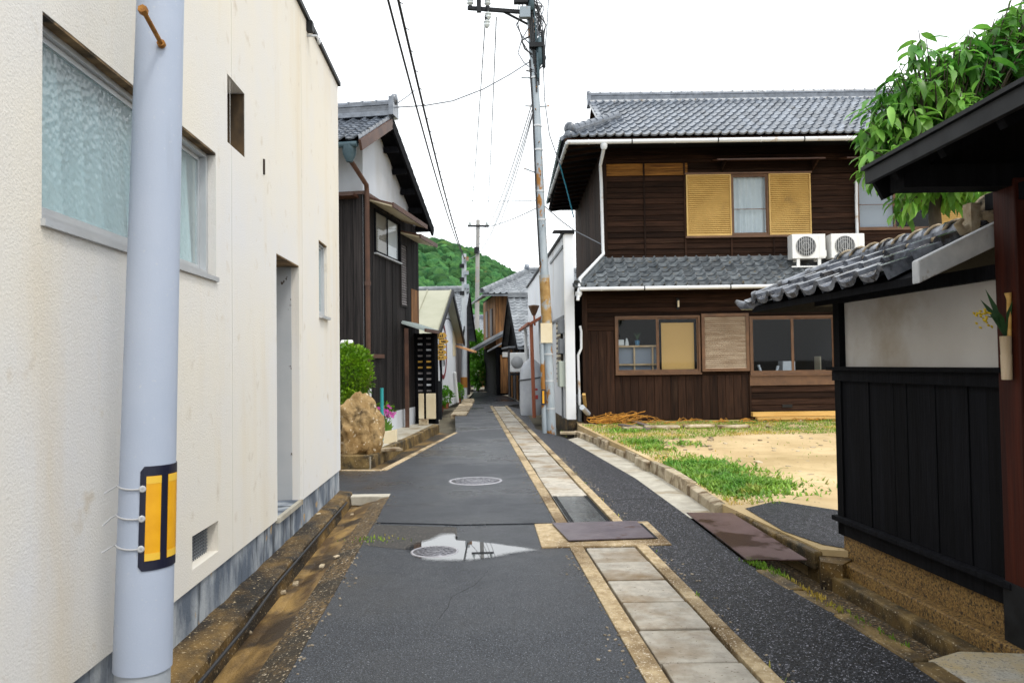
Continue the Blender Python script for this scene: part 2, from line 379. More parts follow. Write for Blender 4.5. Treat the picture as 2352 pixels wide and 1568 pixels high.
M['rock'] = mat('brown_rock', (.20,.115,.035), (.46,.32,.15), scale=2.6, lo=.35, hi=.68, rough=.85, bump=.9, bscale=10, bdist=.05, c3=(.08,.05,.02), s3=2.6, t3=(.54,.66), c4=(.6,.5,.36), s4=14, t4=(.64,.7))
M['pebble'] = mat('pebble_wash', (.085,.042,.010), (.19,.10,.026), scale=20, rough=.5, vor=((.42,.26,.075), 85, .8), bump=1.0, bscale=100, bdist=.010, c3=(.022,.012,.005), s3=55, t3=(.53,.62))
M['kerb'] = mat('kerb_stone', (.32,.25,.155), (.54,.46,.33), scale=7, rough=.85, bump=.8, bscale=35, bdist=.02, c3=(.13,.08,.035), s3=4, t3=(.50,.64), rnd=.22)
M['granite'] = mat('granite_slab', (.36,.34,.29), (.52,.50,.45), scale=60, rough=.75, bump=.6, bscale=70, bdist=.012, c3=(.48,.38,.21), s3=1.6, t3=(.46,.6), c4=(.18,.18,.18), s4=70, t4=(.58,.66))
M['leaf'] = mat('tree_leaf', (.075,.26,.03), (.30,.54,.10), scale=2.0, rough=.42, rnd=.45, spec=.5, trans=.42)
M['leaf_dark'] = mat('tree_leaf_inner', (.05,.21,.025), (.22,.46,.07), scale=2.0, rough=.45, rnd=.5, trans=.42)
M['bush'] = mat('bush_leaf', (.10,.25,.012), (.24,.40,.02), scale=3, rough=.45, rnd=.35, trans=.3)
M['far_bush'] = mat('far_bush_leaf', (.05,.20,.012), (.14,.36,.02), scale=2, rough=.5, rnd=.35, trans=.3)
M['bark'] = mat('bark', (.05,.038,.028), (.10,.08,.06), scale=9, stretch=(1,1,.4), rough=.9, bump=.6)
M['forest'] = mat('forest_crown', (.020,.080,.030), (.075,.185,.055), scale=.55, rough=.9, rnd=.5, bump=1.0, bscale=1.6, bdist=.9, c3=(.13,.24,.05), s3=.06, t3=(.56,.66), c4=(.24,.19,.06), s4=.09, t4=(.66,.7), spec=.1)
M['forest_floor'] = mat('forest_floor', (.03,.07,.015), (.05,.10,.02), scale=.2, rough=.9)
M['pink'] = mat('pink_petal', (.62,.06,.42), (.75,.16,.55), scale=9, rough=.5, trans=.3)
M['flower_yellow'] = mat('yellow_petal', (.72,.52,.02), rough=.5, trans=.2)
M['blade'] = mat('dark_blade', (.012,.05,.018), (.03,.09,.025), scale=9, rough=.45)
M['bamboo'] = mat('bamboo', (.45,.33,.20), (.58,.46,.32), scale=9, stretch=(3,3,.5), rough=.5)
M['straw'] = mat('rope_straw', (.30,.12,.015), (.52,.25,.035), scale=9, rough=.9, rnd=.35)
M['plank'] = mat('fresh_plank', (.46,.26,.06), (.62,.40,.13), scale=3, stretch=(.5,6,6), rough=.7, rnd=.15)
M['plank_grey'] = mat('old_plank', (.08,.065,.06), (.19,.16,.15), scale=3, stretch=(.5,6,6), rough=.8)
M['pvc'] = mat('grey_pvc', (.46,.50,.55), (.54,.58,.62), scale=3, rough=.4)
M['meta_roof'] = mat('sage_metal_roof', (.30,.30,.21), (.36,.355,.26), scale=1.2, rough=.5, bump=.08, bscale=9)
M['dark_red'] = mat('dark_red_paint', (.17,.008,.014), rough=.5)
M['sign_wood'] = mat('sign_wood', (.45,.24,.03), (.60,.36,.07), scale=5, rough=.6)
M['cream_panel'] = mat('cream_panel', (.66,.55,.36), (.74,.66,.48), scale=2, rough=.6)
M['orange_awning'] = mat('orange_awning', (.62,.32,.14), rough=.6)
M['mint'] = mat('mint_awning', (.33,.40,.40), (.42,.48,.47), scale=4, stretch=(1,12,1), rough=.45)
M['bag'] = mat('grey_bag', (.42,.44,.48), (.55,.57,.60), scale=3, rough=.5, bump=.4, bscale=8, bdist=.04)
M['red_paint'] = mat('red_paint', (.42,.03,.03), rough=.5)
M['red_pipe'] = mat('red_brown_pipe', (.30,.075,.03), (.38,.12,.06), scale=4, rough=.55)
M['far_tile'] = mat('far_tile', (.14,.155,.175), (.27,.29,.31), scale=3, rough=.5, rnd=.15)
M['yellow_pipe'] = mat('yellow_post', (.60,.33,.03), rough=.5)
M['water'] = mat('puddle_water', (.03,.032,.036), rough=.012)
def _soft_water(m):
    nt = m.node_tree; L = nt.links; b = nt.nodes['Principled BSDF']; b.inputs['IOR'].default_value = 2.3
    at_ = N(nt,'ShaderNodeAttribute'); at_.attribute_name = 'depth'
    tc = N(nt,'ShaderNodeTexCoord'); n = N(nt,'ShaderNodeTexNoise'); n.inputs['Scale'].default_value = 60; n.inputs['Detail'].default_value = 4; L.new(tc.outputs['Object'], n.inputs['Vector'])
    ad = N(nt,'ShaderNodeMath'); ad.operation = 'ADD'; L.new(at_.outputs['Fac'], ad.inputs[0]); L.new(n.outputs['Fac'], ad.inputs[1])
    mr = N(nt,'ShaderNodeMapRange'); mr.inputs['From Min'].default_value = .60; mr.inputs['From Max'].default_value = 1.3; L.new(ad.outputs[0], mr.inputs['Value'])
    t = N(nt,'ShaderNodeBsdfTransparent'); ms = N(nt,'ShaderNodeMixShader'); L.new(mr.outputs[0], ms.inputs[0]); L.new(t.outputs[0], ms.inputs[1]); L.new(b.outputs[0], ms.inputs[2])
    L.new(ms.outputs[0], nt.nodes['Material Output'].inputs['Surface'])
_soft_water(M['water'])
M['teal_pot'] = mat('teal_pipe', (.02,.28,.30), rough=.4)
M['ink'] = mat('black_lettering', (.01,.01,.012), rough=.6)
M['brown_vent'] = mat('vent_grille', (.09,.065,.045), (.2,.15,.1), scale=20, rough=.7)
M['peel'] = mat('peeling_paint', (.38,.40,.42), (.46,.47,.48), scale=2, rough=.75, c3=(.07,.05,.035), s3=7, st3=(1,1,.8), t3=(.66,.68))

M['iron_rim'] = mat('iron_rim', (.28,.28,.31), (.40,.40,.43), scale=20, rough=.5)
M['stain'] = mat('brown_stain', (.10,.055,.02), (.30,.20,.10), scale=7, stretch=(1,1.5,1), rough=.9, c3=(.02,.013,.007), s3=5, t3=(.5,.65))
M['damp'] = mat('damp_asphalt', (.010,.011,.014), (.05,.053,.06), scale=62, lo=.4, hi=.62, rough=.16, bump=.25, bscale=120, bdist=.006)
M['sediment'] = mat('tan_sediment', (.085,.046,.012), (.33,.205,.065), scale=6, stretch=(1,.35,1), lo=.40, hi=.64, rough=.5, bump=.6, bscale=90, c3=(.035,.020,.007), s3=2.0, t3=(.48,.60))
M['grit_brown'] = mat('gritty_brown_concrete', (.020,.013,.007), (.20,.125,.045), scale=45, lo=.42, hi=.62, rough=.65, bump=1.0, bscale=70, bdist=.012, c3=(.028,.02,.010), s3=1.6, t3=(.5,.66), c4=(.52,.44,.32), s4=48, t4=(.63,.67))
M['grit'] = mat('road_grit', (.16,.13,.09), (.34,.29,.22), scale=9, rough=.9, rnd=.4)
# ================================================================== GROUND, ROAD, DRAINS
def S(off, Y, z=0.0): return Vector((.855 - .0607*Y + off, Y, z))      # edge lines of the slab-covered drain
def sheet(name, pts, m, kind='structure', thick=None, parent=None):
    b = MB()
    if thick: b.slab(pts, (0,0,-thick))
    else: b.poly(pts)
    return b.build(name, m, parent, kind=kind)
g = MB(); g.quad((-1500,-1500,-.32),(1500,-1500,-.32),(1500,1500,-.32),(-1500,1500,-.32))
g.build('ground', M['earth'], kind='structure')

def LG(Y): return -.908 - .0636*Y           # outer edge of the left drain (asphalt side)
P = lambda x, y, z=0.0: gr(x, y, z)
c2a = P(880,1078); c2b = P(1047,992)
left_far = [P(1040,962), P(1060,940), P(1073,922), P(1082,908), P(1088,899)]
right_far = [P(1093,898), P(1130,902), P(1165,909), P(1183,917), P(1195,927), P(1204,941)]
pts = [S(0,-6), S(0,28.5)] + [Vector((-2.0,28.5,0)), P(1045,955)] + [c2b, c2a, Vector((-14,c2a.y+.6,0)), Vector((-14,9.9,0)), Vector((LG(9.3),9.3,0)), Vector((LG(-6),-6,0))]
sheet('road', pts, M['asphalt'], thick=.2)
pts = [Vector((-2.0,28.5,0)), S(.67,28.5)] + right_far[::-1][1:] + left_far[::-1][:4]
sheet('road_far', pts, M['asphalt'], thick=.2)
pts = [S(.67,-6), S(.67,28.5), P(1205,942), P(1232,985), P(1290,1003), P(1300,1006), P(1460,1098), P(1577,1183), P(1717,1294), P(1760,1318), P(2110,1520), P(2300,1640), Vector((2.0,-6,0))]
sheet('road_shoulder', pts[::-1], M['asphalt_new'], thick=.2)
# raised overlay and broken patch around the puddle
sheet('road_overlay', [Vector((*P(865,1201).xy,.009)), Vector((*P(1000,1204).xy,.009)), Vector((*P(1052,1206).xy,.009)), S(-.03,P(1200,1203).y,.009), S(-.005,P(1200,1160).y,.009), Vector((*P(1150,1158).xy,.009)), Vector((*P(1050,1163).xy,.009)), Vector((*P(882,1160).xy,.009))][::-1], M['asphalt'], thick=.006)
sheet('road_patch', [Vector((*P(*q).xy,.0015)) for q in ((862,1205),(1048,1210),(1050,1236),(985,1252),(930,1262),(835,1252))][::-1], M['asphalt_patch'])
pud = [(943,1263),(962,1249),(990,1239),(1008,1230),(1028,1227),(1046,1228),(1049,1241),(1085,1243),(1130,1248),(1180,1255),(1224,1262),(1196,1267),(1160,1273),(1120,1281),(1070,1286),(1020,1287),(975,1282)]
def wobble(pts, z, k=6, amp=.012, grow=1.0):
    q = [P(*a) for a in pts]; c = sum(q, Vector())/len(q); out = []
    for i in range(len(q)):
        p0,p1,p2,p3 = q[i-1],q[i],q[(i+1)%len(q)],q[(i+2)%len(q)]
        for j in range(k):
            t = j/k; v = .5*((2*p1)+(p2-p0)*t+(2*p0-5*p1+4*p2-p3)*t*t+(3*p1-p0-3*p2+p3)*t**3)
            v = c+(v-c)*grow; n = mnoise.noise(v*5)*amp*2+mnoise.noise(v*17)*amp
            v = v+(v-c).normalized()*n; v.z = z; out.append(v)
    return out
ring_in = wobble(pud,.0045,8,.014,.84); ring_out = wobble(pud,.0045,8,.022,1.14)
b = MB(); n_ = len(ring_in); b.add(ring_in+ring_out, [tuple(range(n_))[::-1]]+[(i,(i+1)%n_,n_+(i+1)%n_,n_+i)[::-1] for i in range(n_)])
po = b.build('puddle', M['water'], kind='structure', fix=False)
da = po.data.attributes.new('depth','FLOAT','POINT'); da.data.foreach_set('value', [1.0]*n_+[0.0]*n_)

def crack(pts, w_):
    b = MB(); q = [P(*a) for a in pts]; out = []
    for a,c in zip(q[:-1],q[1:]):
        n = max(2,int((c-a).length/.05))
        for k in range(n): out.append(a.lerp(c,k/n))
    L1=[]; L2=[]
    for i,v in enumerate(out):
        d = (out[min(i+1,len(out)-1)]-out[max(i-1,0)]).normalized(); nn = Vector((-d.y,d.x,0)); v = v+nn*(mnoise.noise(v*4)*.02+mnoise.noise(v*15)*.008)
        ww = w_*(.4+.6*abs(mnoise.noise(v*6))*1.6); L1.append(Vector((*(v-nn*ww).xy,.0012))); L2.append(Vector((*(v+nn*ww).xy,.0012)))
    for i in range(len(out)-1): b.quad(L1[i],L1[i+1],L2[i+1],L2[i])
    return b.build('road_crack', M['dark_gap'], kind='structure')
crack([(1240,1156),(1150,1158),(1050,1163),(960,1158),(884,1160)],.004)
crack([(1392,1150),(1440,1146),(1500,1147),(1548,1150)],.008)
crack([(1010,1420),(1040,1370),(1090,1345),(1130,1300)],.0025)
crack([(1120,1062),(1060,1066),(990,1063),(930,1068)],.006)
# slab-covered drain in the middle of the lane
dr = MB(); dr.quad(S(0,-6,-.16),S(.67,-6,-.16),S(.67,28.5,-.16),S(0,28.5,-.16))
drain = dr.build('drain_channel', M['dark_gap'], kind='structure')
def strip_box(o0, o1, y0, y1, z0, z1):
    b = MB(); b.hexa([S(o0,y0,z0),S(o1,y0,z0),S(o1,y1,z0),S(o0,y1,z0),S(o0,y0,z1),S(o1,y0,z1),S(o1,y1,z1),S(o0,y1,z1)]); return b
y = -2.0; k = 0
while y < 28.4:
    L_ = 3.0 + random.random()
    strip_box(.004,.118,y,min(y+L_,28.4)-.012,-.16,.006).build('border_kerb', M['border'], drain, bevel=.006)
    strip_box(.568,.664,y,min(y+L_,28.4)-.012,-.16,.009).build('border_kerb', M['border'], drain, bevel=.006)
    y += L_
y = -1.5
while y < 28.0:
    if not (6.45 < y+.25 < 9.05):
        z = .002 + random.uniform(-.006,.004); tl = random.uniform(-.004,.004)
        b = MB(); a0, a1 = .137, .552
        j = random.uniform(-.006,.006)
        g_ = random.uniform(.008,.017); b.hexa([S(a0+j,y+g_,-.1),S(a1+j,y+g_,-.1),S(a1+j,y+.5-g_,-.1),S(a0+j,y+.5-g_,-.1),S(a0+j,y+g_,z),S(a1+j,y+g_,z+tl),S(a1+j,y+.5-g_,z+tl),S(a0+j,y+.5-g_,z)])
        b.build('cover_slab', M['slab'], drain, bevel=.008)
    y += .5
for (y0,y1) in ((6.45,7.0),(7.02,8.03),(8.05,9.03)):
    strip_box(.137,.552,y0,y1,-.05,-.004).build('wet_cover_plate', M['wet_plate'], drain, bevel=.004)
for q, (o0,o1) in enumerate(((.15,.165),(.175,.185),(.515,.525),(.535,.545))):
    strip_box(o0,o1,7.03,9.0,-.004,.004).build('grating_bar', M['black_metal'], drain)
# concrete surround and loose steel plate
sur = [P(1227,1205),P(1488,1199),P(1543,1252),P(1244,1259)]
b = MB(); b.slab([p+Vector((0,0,.013)) for p in sur][::-1], (0,0,-.05)); b.build('drain_surround', M['border'], kind='structure', bevel=.006)
t = [P(1268,1208),P(1462,1203),P(1502,1241),P(1306,1248)]
b = MB(); b.slab([p+Vector((0,0,.034)) for p in t][::-1], (0,0,-.012))
tag(b.build('steel_plate', M['steel_plate'], bevel=.003), 'bare grey-purple steel plate lying across the slab drain in the lane', 'steel plate')
b = MB(); b.slab([p+Vector((0,0,.021)) for p in (P(1450,1206),P(1475,1206),P(1511,1240),P(1488,1241))][::-1], (0,0,-.007))
tag(b.build('rubber_mat', M['black_metal']), 'small dark rubber strip peeking from under the grey steel plate', 'rubber strip')

# manhole covers
def manhole(cx, cy, r, label, z=0):
    c = P(cx, cy)
    t_ = thing('manhole_cover', (c.x,c.y,z), label, 'manhole cover', 'manhole covers in the lane')
    MB().lathe(c+Vector((0,0,z)), [(r,-.03),(r,.004),(r*.9,.006),(r*.9,-.02)], 40).build('ring', M['iron_rim'], t_)
    MB().lathe(c+Vector((0,0,z)), [(r*.885,-.03),(r*.885,.004),(0.0,.005)], 40).build('lid', M['iron'], t_)
    s_ = MB()
    for rr in (.3,.55,.78):
        for k in range(int(14*rr)+4):
            a = k*2*math.pi/(int(14*rr)+4)
            d = Vector((math.cos(a),math.sin(a),0)); e = Vector((-d.y,d.x,0))
            s_.obox(c+d*r*rr*.9+Vector((0,0,z+.006)), d*r*.055, e*r*.09, (0,0,.003))
    s_.build('raised_studs', M['iron'], t_, kind='stuff')
manhole(1092,1104,.36,'larger round iron manhole cover in the dry middle of the lane')
manhole(998,1267,.2,'small round iron manhole cover half under the puddle', z=.002)

# left drain beside the cream building
def GL(d, Y, z): return Vector((LG(Y)+d, Y, z))          # d<0 towards the wall
ys = [-6+i*.09 for i in range(169)] + [9.26]
def gj(i,k): return mnoise.noise(Vector((ys[i]*3.1,k*5.0,1)))*.016 + mnoise.noise(Vector((ys[i]*11,k*3.0,7)))*.009
def swept(name, prof, m, k0, free=True):
    b = MB()
    for i in range(len(ys)-1):
        for k in range(len(prof)-1):
            q = []
            for (ii,kk) in ((i,k),(i,k+1),(i+1,k+1),(i+1,k)):
                e = 0 if kk in (0,len(prof)-1) else 1
                q.append(GL(prof[kk][0]+gj(ii,kk+k0)*e, ys[ii], prof[kk][1]+gj(ii,kk+k0+20)*e))
            b.quad(*q)
    return b.build(name, m, kind='structure')
swept('gutter_ledge', [(-.80,.05),(-.66,.055),(-.56,.05),(-.485,.045),(-.46,.025),(-.452,-.05),(-.445,-.11)], M['mossy'], 0)
swept('gutter_bed', [(-.45,-.105),(-.36,-.10),(-.27,-.075),(-.20,-.055)], M['sediment'], 8)
swept('gutter_slope', [(-.20,-.055),(-.15,-.04),(-.10,-.025),(-.05,-.012),(.0,.002)], M['grit_brown'], 12)
b = MB(); b.fbox(lambda a,d,z: GL(d,a,z), 9.12,9.3,-.75,.0,-.1,.006); b.build('gutter_end', M['concrete'], kind='structure', bevel=.008)
b = MB()
for i in range(14):
    pass
pts = [GL(-.435+random.uniform(-.006,.006)+(.025 if k in (7,8) else 0), -2+k*.82, -.03+(.05 if k>6 else .02)) for k in range(14)]
tag(b.tube(pts, .011, 6).build('black_cable', M['wire']), 'thin black cable lying along the mossy gutter by the cream wall', 'cable')
# small debris in the gutter
for k in range(10):
    p = GL(random.uniform(-.6,-.02), random.uniform(3.2,9.0), 0); p.z = .055 if p.x < LG(p.y)-.47 else (-.09 if p.x < LG(p.y)-.25 else -.03)
    b = MB(); a = random.uniform(0,3); r_ = random.uniform(.008,.022)
    b.obox(p, Vector((math.cos(a),math.sin(a),.1))*r_*1.6, Vector((-math.sin(a),math.cos(a),0))*r_, (0,0,r_*.5))
    tag(b.build('stone_chip', M['kerb'], bevel=.004), 'small pale stone chip in the mossy gutter along the cream wall', 'stone', 'stone chips in the left gutter')

# second drain, garden bed and kerb by the dark timber house
gz = .10
bed = [P(775,1062), P(852,1062), P(872,1050), P(1005,985), P(1010,972), Vector((-2.6,21.5,0)), Vector((-9,21.5,0)), Vector((-9,11.9,0))]
b = MB(); b.slab([Vector((p.x,p.y,gz)) for p in bed][::-1], (0,0,-.3)); b.build('garden_bed', M['concrete'], kind='structure')
fl = [P(880,1078), P(1047,992), P(1008,985), P(872,1052), P(850,1066), P(600,1066), P(600,1078)]
b = MB(); b.slab([Vector((p.x,p.y,-.08)) for p in fl], (0,0,-.05)); b.build('gutter_floor', M['mossy'], kind='structure')
def kerb_run(name, pts, w, h, m, z0=-.1, piece='kerb_stone', seg=.6, jit=.02, parent=None):
    par = parent
    for (p, q) in zip(pts[:-1], pts[1:]):
        L_ = (q-p).length; n = max(1, int(L_/seg)); d = (q-p)/L_; nn = Vector((-d.y,d.x,0))
        for i in range(n):
            a = p + d*(L_*i/n + .008); e = p + d*(L_*(i+1)/n - .008)
            hh = h + random.uniform(-jit,jit); ww = w*random.uniform(.85,1.1); sh = nn*random.uniform(-jit,jit)
            b = MB()
            z1 = [hh+random.uniform(-jit,jit)*.5 for _ in range(4)]
            b.hexa([a-nn*ww/2+sh+Vector((0,0,z0)), e-nn*ww/2+sh+Vector((0,0,z0)), e+nn*ww/2+sh+Vector((0,0,z0)), a+nn*ww/2+sh+Vector((0,0,z0)),
                    a-nn*ww/2+sh+Vector((0,0,z1[0])), e-nn*ww/2+sh+Vector((0,0,z1[1])), e+nn*ww/2+sh+Vector((0,0,z1[2])), a+nn*ww/2+sh+Vector((0,0,z1[3]))])
            o = b.build(piece, m, par, bevel=.015)
            if par is None: o['kind'] = 'structure'; par = o; o.name = name; W[o.name] = Matrix.Identity(4)
    return par
kerb_run('garden_kerb', [P(600,1062), P(850,1062), P(872,1050), P(1003,986)], .14, .13, M['mossy_light'], seg=.9, jit=.012)
kerb_run('road_edge_kerb', [P(600,1080), P(880,1080), P(1047,993)], .10, .012, M['border'], seg=1.6, jit=.004)
kerb_run('lane_edge_stones', [P(1052,955), P(1068,935), P(1078,918)], .5, .06, M['kerb'], seg=1.2)

# right side: pale channel, lot kerb, lot
ch = [P(1300,1006), P(1460,1098), P(1577,1183), P(1690,1184), P(1590,1125), P(1470,1062), P(1340,998)]
b = MB(); b.poly([Vector((p.x,p.y,-.03)) for p in ch]); b.build('channel_floor', M['concrete'], kind='structure')
lot_kerb = [P(1330,996), P(1400,1030), P(1440,1048), P(1470,1062), P(1535,1096), P(1590,1128), P(1660,1174)]
kerb_run('lot_kerb', lot_kerb, .13, .10, M['kerb'], seg=.7, jit=.045)
def lz(Y): return .06 + max(0,min(1,(Y-7)/10.5))*.14
lp = [P(1330,996)] + lot_kerb[1:] + [P(1700,1192), P(1800,1238), P(1885,1278), Vector((2.62,6.0,0)), Vector((2.85,3.2,0)), Vector((3.0,-3,0)), Vector((16,-3,0)), Vector((16,22,0)), Vector((1.5,22,0))]
b = MB(); b.slab([Vector((p.x,p.y,lz(p.y))) for p in lp], (0,0,-.3))
lot = b.build('lot_ground', M['sand'], kind='structure')
ap = [P(1712,1184), P(1770,1170), P(1850,1163), P(1940,1156), Vector((4.2,8.4,0)), Vector((4.2,6.1,0)), Vector((2.64,6.05,0)), P(1890,1268), P(1800,1236)]
b = MB(); b.poly([Vector((p.x,p.y,lz(p.y)+.006)) for p in ap][::-1]); b.build('asphalt_apron', M['asphalt_new'], kind='structure')
b = MB(); lipp = [P(1690,1182), P(1790,1236), P(1880,1280)]
b = MB(); b.slab([Vector((*q.xy,.012)) for q in (P(1878,1272),P(1935,1258),Vector((2.66,6.0,0)),P(1935,1300),P(1885,1292))],(0,0,-.3)); b.build('drain_head', M['mossy'], kind='structure')
kerb_run('apron_kerb', lipp, .09, .055, M['mossy_light'], seg=.5, jit=.01)
b = MB(); b.poly([Vector((*p.xy,-.2)) for p in (P(1577,1183),P(1690,1183),P(1890,1280),Vector((2.75,4.1,0)),Vector((2.9,-3,0)),Vector((1.9,-3,0)),P(2110,1520),P(1717,1294))][::-1])
b.build('right_gutter_floor', M['grit_brown'], kind='structure')
kerb_run('right_gutter_kerb', [P(1752,1308), P(1930,1410), P(2115,1522), P(2300,1645)], .12, .008, M['mossy_light'], seg=.45, jit=.008, z0=-.2)
# sloping inner face of the right gutter
b = MB(); q0, q1 = P(1770,1312), P(2130,1520)
b.quad(Vector((*q0.xy,-.02)), Vector((*q1.xy,-.02)), Vector((q1.x+.36,q1.y+.1,-.19)), Vector((q0.x+.30,q0.y+.25,-.19)))
b.build('gutter_inner_face', M['sediment'], kind='structure')
t = [P(1577,1183),P(1682,1184),P(1854,1292),P(1717,1293)]
b = MB(); b.slab([p+Vector((0,0,.03)) for p in t][::-1], (0,0,-.012))
tag(b.build('steel_plate', M['steel_plate_rust'], bevel=.003), 'long rust-stained steel plate bridging the gutter beside the sandy lot', 'steel plate')

# ---- grass and weeds on the lot
def blades(name, spots, m, hmin, hmax, wd, label, cat, lean=.5, zf=lz):
    b = MB(); v=[]; f=[]
    for (x,y_) in spots:
        h = random.uniform(hmin,hmax); a = random.uniform(0,6.28); l = random.uniform(0,lean)*h; w_ = wd*random.uniform(.7,1.3)
        z = zf(y_); dx, dy = math.cos(a), math.sin(a); n = len(v)
        v += [(x-dy*w_,y_+dx*w_,z),(x+dy*w_,y_-dx*w_,z),(x+dx*l*.45+dy*w_*.7,y_+dy*l*.45-dx*w_*.7,z+h*.6),(x+dx*l*.45-dy*w_*.7,y_+dy*l*.45+dx*w_*.7,z+h*.6),(x+dx*l,y_+dy*l,z+h)]
        f += [(n,n+1,n+2,n+3),(n+3,n+2,n+4)]
    b.add(v,f)
    o = b.build(name, m, fix=False); return tag(o, label, cat, kind='stuff')
def kx(Y):     # kerb line x at depth Y
    for p,q in zip(lot_kerb[:-1],lot_kerb[1:]):
        if q.y <= Y <= p.y: return p.x+(q.x-p.x)*(p.y-Y)/(p.y-q.y)
    return lot_kerb[-1].x
sp = []
while len(sp) < 19000:
    Y = random.uniform(7.9,17.2); x = kx(Y)+random.uniform(.06,9)
    n = mnoise.noise(Vector((x*.9,Y*.9,3)))*.9 + mnoise.noise(Vector((x*3,Y*3,9)))*.5
    edge = (x-kx(Y))
    front = 1.2 - edge*1.0
    back = 1.1 if Y > 13.4+min(edge,3)*.35 else -1
    lim = max(front, back)
    if n+lim > .55 or (random.random() < .02 and n > 0): sp.append((x,Y))
blades('lot_grass', sp, M['grass'], .015,.05,.007,'patchy yellow-green grass along the edges of the sandy lot','grass',lean=1.4)
sp = []
for k in range(26):
    k_ = random.random(); c = P(1500+k_*200+random.random()*110, 1075+k_*62+random.random()*20); r_ = random.uniform(.08,.42)
    for i in range(250): sp.append((c.x+random.gauss(0,r_), c.y+random.gauss(0,r_*.8)))
for (cx,cy,n_) in ((1470,1035,300),(1500,1050,250),(1440,1010,200),(1580,1040,100)):
    c = P(cx,cy)
    for i in range(n_): sp.append((c.x+random.gauss(0,.16), c.y+random.gauss(0,.16)))
sp = [s_ for s_ in sp if s_[0] > kx(s_[1])+.08]
blades('weed_clump', sp, M['weed'], .02,.085,.016,'low bright green weeds spreading at the near edge of the lot','weeds', lean=2.0)
sp = []
for (x0,y0,x1,y1,n_) in ((1745,1292,2080,1490,260),(1700,1190,1880,1272,260),(1290,990,1300,1004,20),(1720,1290,1790,1325,180)):
    for i in range(n_):
        k = random.random()**1.4; p = P(x0+(x1-x0)*k, y0+(y1-y0)*k); sp.append((p.x+random.gauss(0,.02), p.y+random.gauss(0,.02)))
for i in range(160):
    k = random.random(); p = S(.665, 3+k*9); 
    if mnoise.noise(Vector((0,p.y*2,0))) > .1: sp.append((p.x+random.gauss(0,.012), p.y))
for i in range(60): sp.append((P(865,1240).x+random.gauss(0,.12), P(865,1240).y+random.gauss(0,.08)))
blades('crack_weeds', sp, M['grass'], .012,.04,.006,'tiny yellow-green weeds growing in the gutter cracks','weeds', zf=lambda Y:.0)
b = MB()
for k in range(260):
    Y = random.uniform(8,17); x = kx(Y)+random.uniform(.15,6); r_ = random.uniform(.008,.028)*(1.5 if random.random()<.1 else 1); a = random.uniform(0,3.1)
    b.obox((x,Y,lz(Y)+r_*.3),Vector((math.cos(a),math.sin(a),.1))*r_*1.3,Vector((-math.sin(a),math.cos(a),0))*r_,(0,0,r_*.5))
tag(b.build('lot_pebbles', M['kerb'], kind='stuff'),'small pebbles and grit scattered over the sandy lot','pebbles')
b = MB()
for k in range(420):
    Y = random.uniform(3.2,13); e = random.choice((0,1,2)); r_ = random.uniform(.003,.007)
    x = (LG(Y)+abs(random.gauss(0,.05))) if e == 0 and Y < 9.2 else (S(0,Y).x-abs(random.gauss(0,.05)) if e == 1 else S(.67,Y).x+abs(random.gauss(0,.06))); a = random.uniform(0,3.1)
    b.obox((x,Y,r_*.4),Vector((math.cos(a),math.sin(a),.1))*r_*1.4,Vector((-math.sin(a),math.cos(a),0))*r_,(0,0,r_*.5))
tag(b.build('road_grit', M['grit'], kind='stuff'),'fine grit gathered along the edges of the lane','grit')
# dry soil strip along the brown house
ds = [(1345,985),(1420,1003),(1600,1000),(1800,985),(1950,985)]
b = MB(); pts = [Vector((*P(*q).xy,0)) for q in ds]
front = [Vector((p.x,p.y,lz(p.y)+.005)) for p in pts]; back = [Vector((p.x+.3,17.6,lz(17.6)+.012)) for p in pts]
b.poly(front + back[::-1]); b.build('dry_soil_strip', M['dry_soil'], kind='structure')

# ================================================================== CREAM STUCCO BUILDING (left)
_w = Vector((-.052,1,0)).normalized(); _n = Vector((_w.y,-_w.x,0))
def LW(s_, d, z): return Vector((-1.614,0,0)) + Vector((-.052,1,0))*s_ + _n*d + Vector((0,0,z))
cb = thing('stucco_building', LW(4,-2,0), 'cream stucco building with streaked wall filling the left side', 'building')
holes = [(2.85,4.8,2.13,2.92,.13),(5.03,5.42,3.06,3.52,.34),(6.28,7.1,.31,2.5,.42),(8.03,8.48,2.1,2.9,.1),(4.38,4.83,.41,.6,.09),
         (5.115,5.122,.33,3.06,.01),(5.115,5.122,3.52,5.0,.01),(7.24,7.247,.33,5.0,.01)]
b = MB(); wall_holes(b, LW, -6, 9.26, .33, 5.0, holes)
